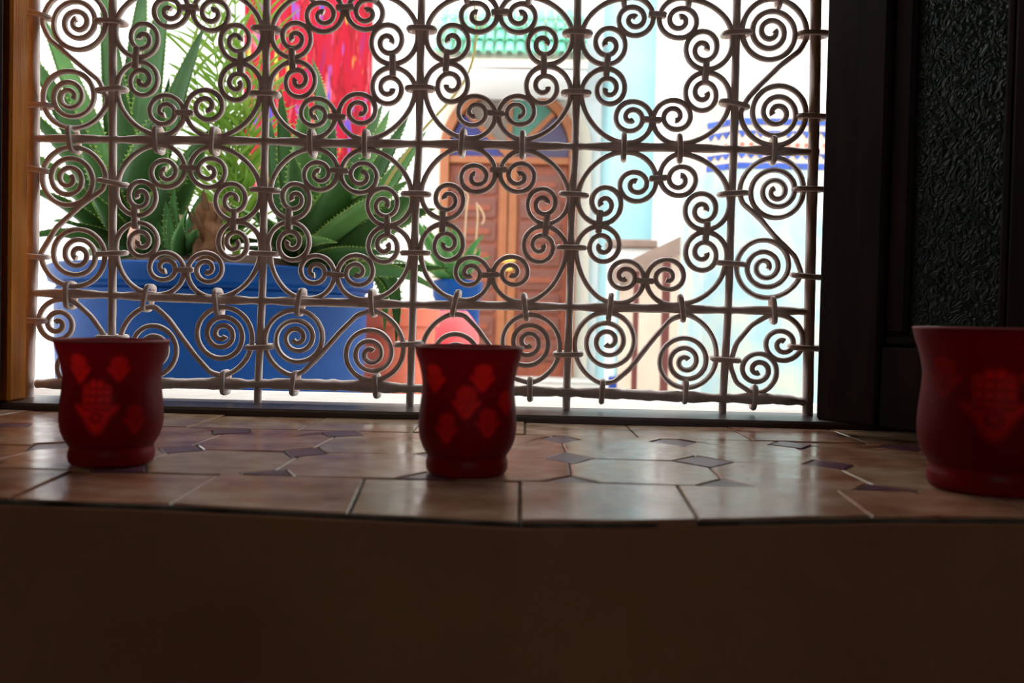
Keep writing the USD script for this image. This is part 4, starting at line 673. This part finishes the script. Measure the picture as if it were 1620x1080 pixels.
pot('plant_pot', 'narrow blue pot behind the coral pink pot near the arched door', lc[0], lc[1],
    [(0, GZ), (.07, GZ), (.078, GZ + .03), (.084, .2), (.092, .215), (.094, .268), (.088, .275), (.078, .27), (.076, .18), (0, .18)], M['blue'], .077, .25)

# ---- plants: every leaf a part
def leaf(base, ctrl, tip, width, m, parent, name='leaf', nrm=None, teeth=True, depth=.28, thick=.16, seed=0, n=26, broad=.30, tooth=1.0):
    """A tapering channelled leaf along a quadratic curve, with small teeth on both margins. nrm: roughly the way its inner face looks."""
    base, ctrl, tip = (np.asarray(q, float) for q in (base, ctrl, tip))
    t = np.linspace(0, 1, n)[:, None]; p = (1 - t) ** 2 * base + 2 * t * (1 - t) * ctrl + t ** 2 * tip
    T = np.gradient(p, axis=0); T /= np.linalg.norm(T, axis=1, keepdims=True)
    nrm = np.array([0, -1.0, 0.25]) if nrm is None else np.asarray(nrm, float)
    S = np.cross(T, nrm); S /= np.linalg.norm(S, axis=1, keepdims=True) + 1e-9; N_ = np.cross(S, T)
    tt = t[:, 0]; w = width / 2 * np.where(tt < broad, .78 + .22 * np.sin(np.clip(tt / broad, 0, 1) * np.pi / 2), np.maximum(1e-3, np.cos(np.clip((tt - broad) / (1 - broad), 0, 1) * np.pi / 2) ** .85))
    w[-1] = width * .004
    prof = [(-1, depth), (-.5, depth * .22), (0, 0), (.5, depth * .22), (1, depth), (.55, depth * .22 - thick), (0, -thick * 1.2), (-.55, depth * .22 - thick)]
    v = np.concatenate([(p + S * (w * a)[:, None] + N_ * (w * b)[:, None])[:, None] for a, b in prof], 1).reshape(-1, 3)
    u = np.tile([abs(a) for a, _ in prof], n); uv = np.c_[u, np.repeat(tt, len(prof))]
    K_ = len(prof); f = []
    for i in range(n - 1):
        for j in range(K_):
            j2 = (j + 1) % K_; f += [[i * K_ + j, (i + 1) * K_ + j, (i + 1) * K_ + j2], [i * K_ + j, (i + 1) * K_ + j2, i * K_ + j2]]
    vs, us = [v], [uv]; off = len(v)
    if teeth:
        Lg = np.linalg.norm(np.diff(p, axis=0), axis=1).sum(); k = int(Lg / .0125); rr = random.Random(seed)
        for q in range(1, k):
            s = q / k * .93 + .02; i = min(n - 2, int(s * (n - 1))); fr = s * (n - 1) - i
            for sg in (-1, 1):
                cpt = (p[i] * (1 - fr) + p[i + 1] * fr); ww = w[i] * (1 - fr) + w[i + 1] * fr
                e = cpt + S[i] * ww * sg * .985 + N_[i] * ww * depth; h = (.0045 + .002 * rr.random()) * tooth * min(1, ww / .01); b_ = .0028 * tooth
                vs.append(np.array([e - T[i] * b_, e + T[i] * b_, e + S[i] * sg * h + T[i] * h * .5, e - N_[i] * b_ * .9])); us.append(np.tile([1.0, s], (4, 1)))
                f += [[off, off + 1, off + 2], [off + 1, off, off + 3], [off, off + 2, off + 3], [off + 1, off + 3, off + 2]]; off += 4
    part(parent, name, mesh_of(np.vstack(vs), f), m, True, uv=np.vstack(us))
pxm = lambda w, d: w / F_PX * d
def rosette(name, label, basepx, d0, leaves, fill, seed, mats, cat='agave', tooth=1.0, broad_by=1.0):
    base = at(*basepx, d0); rr = random.Random(seed)
    ob = thing(name, label, cat, tuple(base))
    for i, (bx_, by_, cx, cy, tx_, ty_, w, dt, k) in enumerate(leaves):
        dm = d0 + (dt - d0) * .4
        leaf(at(bx_, by_ + (9 if cat == 'agave' else 0), d0 + rr.uniform(-.03, .03)), at(cx, cy, dm), at(tx_, ty_, dt), pxm(w, dm) * broad_by, mats[k], ob, seed=seed + i, tooth=tooth, nrm=np.array([.15 * (tx_ < bx_) - .15 * (tx_ > bx_) * 1.0, -.9 if dt > d0 - .1 else .6, .6]))
    for i in range(fill[0]):
        a = rr.uniform(0, 2 * math.pi); L = rr.uniform(.55, 1.0) * fill[1]; el = rr.uniform(.10, .75)
        dv = np.array([math.cos(a) * math.cos(el), abs(math.sin(a)) * math.cos(el) * .9, math.sin(el)])
        leaf(base + dv * .02, base + dv * L * .5 + [0, 0, .06 * L], base + dv * L + [0, 0, -.05 * L], fill[2] * rr.uniform(.8, 1.15), mats[i % len(mats)], ob, seed=seed + 100 + i, nrm=np.array([-dv[0], -dv[1], 1.0]), tooth=tooth)
    return ob
AG = [M['agave'], M['agave2']]
rosette('agave', 'big dark green agave with toothed leaves at the left of the blue pot', (205, 409), 1.80, [
    (215, 398, 262, 200, 326, 36, 50, 1.72, 0), (212, 395, 232, 150, 270, -50, 46, 1.95, 0), (207, 395, 208, 160, 232, -60, 42, 2.0, 0), (203, 395, 190, 180, 160, -40, 38, 1.95, 0),
    (198, 392, 150, 190, 58, 12, 36, 1.85, 1), (196, 392, 130, 205, 28, 60, 34, 1.75, 0), (195, 394, 122, 240, 14, 150, 36, 1.65, 0), (194, 394, 120, 285, 18, 225, 34, 1.6, 1),
    (192, 396, 120, 318, 24, 292, 36, 1.58, 0), (192, 400, 110, 345, 14, 386, 32, 1.62, 1), (222, 402, 268, 320, 330, 205, 54, 1.60, 0), (208, 402, 222, 280, 258, 165, 66, 1.60, 0),
    (198, 402, 170, 300, 118, 205, 52, 1.60, 0), (200, 402, 150, 350, 84, 350, 44, 1.56, 0), (216, 402, 262, 330, 300, 248, 34, 1.62, 1), (205, 402, 190, 260, 190, 120, 56, 1.7, 0), (222, 400, 250, 300, 268, 120, 44, 1.9, 0),
    (196, 398, 150, 250, 70, 110, 40, 1.9, 0), (206, 402, 180, 350, 140, 300, 44, 1.55, 0)], (13, .34, .075), 11, AG, broad_by=1.15)
rosette('agave', 'mid green agave spreading to the right over the rim of the blue pot', (502, 420), 1.78, [
    (490, 420, 452, 300, 444, 138, 36, 1.8, 0), (492, 420, 470, 270, 484, 150, 50, 1.65, 1), (500, 420, 530, 220, 494, 92, 32, 2.0, 0), (502, 420, 515, 300, 529, 192, 44, 1.8, 0), (508, 420, 560, 270, 606, 163, 38, 1.9, 0),
    (512, 420, 575, 280, 617, 172, 36, 1.85, 1), (516, 420, 592, 285, 647, 182, 38, 1.8, 0), (518, 422, 606, 310, 676, 205, 40, 1.75, 1), (482, 405, 550, 345, 652, 283, 38, 1.50, 1), (450, 392, 490, 372, 536, 384, 28, 1.55, 1),
    (500, 425, 512, 335, 578, 248, 66, 1.58, 0), (520, 428, 575, 370, 668, 298, 58, 1.58, 0), (540, 426, 640, 412, 713, 477, 38, 1.50, 1), (545, 426, 625, 425, 716, 424, 28, 1.55, 0), (560, 426, 640, 395, 626, 548, 26, 1.72, 0), (555, 426, 622, 400, 607, 530, 20, 1.74, 1),
    (488, 420, 436, 320, 428, 190, 34, 1.85, 0), (480, 418, 540, 392, 622, 402, 36, 1.55, 0), (505, 425, 470, 340, 462, 240, 56, 1.6, 0), (520, 425, 600, 350, 690, 330, 46, 1.65, 0), (470, 418, 430, 370, 402, 330, 40, 1.6, 0), (515, 425, 560, 330, 600, 300, 52, 1.62, 1)], (16, .28, .06), 23, AG, broad_by=1.05)
rosette('aloe', 'small bright green aloe with speckled upright leaves in the middle of the blue pot', (285, 412), 1.70, [
    (276, 412, 268, 360, 262, 318, 20, 1.66, 0), (280, 412, 272, 350, 276, 298, 22, 1.66, 0), (286, 412, 288, 350, 299, 330, 26, 1.62, 0), (292, 412, 305, 350, 320, 305, 26, 1.70, 0), (296, 412, 318, 370, 332, 330, 20, 1.70, 0), (272, 412, 256, 380, 250, 350, 20, 1.66, 0), (284, 412, 280, 380, 288, 352, 22, 1.58, 0), (290, 412, 302, 380, 312, 362, 22, 1.58, 0), (270, 412, 246, 396, 236, 372, 18, 1.64, 0)], (3, .1, .03), 31, [M['aloe']], 'aloe', .7)
rosette('aloe', 'leafy green plant growing in the narrow blue pot by the door', (722, 446), 3.08, [
    (718, 446, 690, 390, 668, 352, 22, 2.95, 0), (720, 446, 700, 370, 696, 318, 20, 3.0, 0), (722, 446, 722, 390, 716, 350, 20, 2.95, 0), (724, 446, 745, 390, 766, 372, 18, 3.0, 0), (722, 446, 740, 420, 778, 405, 16, 2.9, 0), (716, 446, 684, 400, 646, 330, 24, 2.9, 0), (716, 446, 680, 430, 654, 400, 22, 2.9, 0), (722, 446, 706, 400, 690, 372, 22, 2.85, 0), (726, 446, 752, 420, 760, 390, 16, 2.95, 0)], (5, .2, .04), 41, [M['aloe']], 'pot plant', .4)
# feathery palm between the agaves
rr = random.Random(5); pb = at(372, 402, 1.98)
pal = thing('palm', 'feathery yellow-green palm fronds rising between the two agaves', 'palm', tuple(pb))
for st_ in [((372, 402), (360, 210), (322, -40)), ((374, 402), (372, 200), (372, -60)), ((378, 402), (392, 220), (428, -20)), ((370, 402), (345, 260), (300, 90)), ((376, 402), (385, 300), (398, 120)), ((374, 402), (366, 280), (352, 100))]:
    B_, C_, T_ = (at(*q, 1.98 + (.02 * i)) for i, q in enumerate(st_))
    t = np.linspace(0, 1, 24)[:, None]; cur = (1 - t) ** 2 * B_ + 2 * t * (1 - t) * C_ + t ** 2 * T_
    part(pal, 'stem', tube(cur, np.linspace(.0045, .0015, 24), 6), M['frond'], 40)
    for i in range(2, 24):
        for sg in (-1, 1):
            if rr.random() < .18: continue
            L = rr.uniform(.10, .19); dn = cur[min(i + 1, 23)] - cur[i - 1]; dn /= np.linalg.norm(dn)
            sd = np.cross(dn, [0, -1, 0]) * sg; tipv = dn * rr.uniform(.5, 1.0) + sd * rr.uniform(.35, .8) + np.array([0, rr.uniform(-.4, .4), 0]); tipv /= np.linalg.norm(tipv)
            leaf(cur[i], cur[i] + tipv * L * .5 + [0, 0, .01], cur[i] + tipv * L + [0, 0, -.03 * rr.random()], rr.uniform(.006, .011), M['frond'], pal, 'leaflet', teeth=False, n=7, depth=.1, thick=.06)
M['frond_stub'] = leaf_mat('frond_stub_leaf', (0.16, 0.085, 0.04), (0.26, 0.16, 0.08), (0.28, 0.16, 0.08), 0.05)
# dry palm stump and husks
sc = at(330, 405, 1.66); st = thing('palm_stump', 'dry brown fibrous stump standing in the blue pot', 'stump', tuple(sc))
zz = np.linspace(0, 1, 14); m = lathe([(0, sc[2] - .04)] + [(.021 + .009 * math.sin(3 * q) + .003 * math.sin(23 * q), sc[2] - .04 + .145 * q) for q in zz] + [(0, sc[2] + .108)], 28, (sc[0], sc[1], 0))
m.vertices += m.vertex_normals * (.010 * (meshkit.fbm(m.vertices * 70, 3, 2)[:, None] - .5)); part(st, 'trunk', m, M['stump'], 30)
for i in range(16):
    a = rr.uniform(0, 6.28); z0 = sc[2] + rr.uniform(.0, .09); b_ = np.array([sc[0] + .024 * math.cos(a), sc[1] + .024 * math.sin(a), z0])
    leaf(b_, b_ + [.012 * math.cos(a), .012 * math.sin(a), .02], b_ + [.022 * math.cos(a), .022 * math.sin(a), rr.uniform(.03, .05)], .016, M['frond_stub'], st, 'frond_stub', teeth=False, n=6, nrm=[math.cos(a), math.sin(a), .3])
for i, (x, y, s) in enumerate(((282, 352, .016), (308, 388, .013), (272, 336, .012), (212, 376, .015))):
    p_ = at(x, y, 1.74 if i != 3 else 1.6); hk = thing('dry_husk', ['large pale pink dried husk above the small aloe', 'pale pink dried husk at the right foot of the small aloe', 'dried husk highest beside the small aloe', 'reddish dried husk at the foot of the big agave'][i], 'dried husk', tuple(p_), 'dried husks in the blue pot')
    m = trimesh.creation.icosphere(3, s); m.vertices *= [.75, .7, 1.5]; m.vertices += m.vertex_normals * (s * .5 * (meshkit.fbm(m.vertices / s * 1.3, 3, i)[:, None] - .5)); m.apply_translation(p_); part(hk, 'shell', m, M['husk'], 40)
    part(hk, 'stalk', tube(np.array([p_ + [0, 0, -1.3 * s], p_ + [.002, 0, -2.5 * s], [p_[0], p_[1], min(ZR - .03, p_[2] - 3 * s)]]), .0025, 6), M['stump'], 40)
# thin dry stalk arching past the door, and curled dry stalks in the narrow pot
ds = thing('dry_stalk', 'long thin yellow-green stalk arching up past the arched door', 'stalk', tuple(at(600, 400, 1.7)))
pts = np.array([at(*q) for q in ((560, 420, 1.72), (610, 290, 1.7), (670, 203, 1.7), (711, 161, 1.7), (735, 130, 1.7), (748, 100, 1.7), (755, 55, 1.7), (752, 8, 1.7), (738, -30, 1.7))])
pts = smooth_path(pts, .01, 2.0); part(ds, 'stem', tube(pts, np.linspace(.0042, .0018, len(pts)), 7), M['dry'], 40)
pts = smooth_path(np.array([at(*q) for q in ((755, 58, 1.7), (760, 50, 1.71), (770, 30, 1.72))]), .005, 1.0); part(ds, 'twig', tube(pts, .0015, 6), M['dry'], 40)
cs = thing('dry_stalk', 'curled pale dry stalk in the narrow blue pot before the door panels', 'stalk', tuple(lc + [0, 0, -.02]))
for q in ([(726, 446), (752, 400), (756, 340), (754, 318)], [(726, 446), (735, 380), (738, 330), (742, 305), (732, 300)], [(754, 322), (764, 335), (768, 350), (760, 356)]):
    p_ = smooth_path(np.array([at(*e, 3.08) for e in q]), .01, 1.5); part(cs, 'stem', tube(p_, .0036, 6), M['straw'], 40)
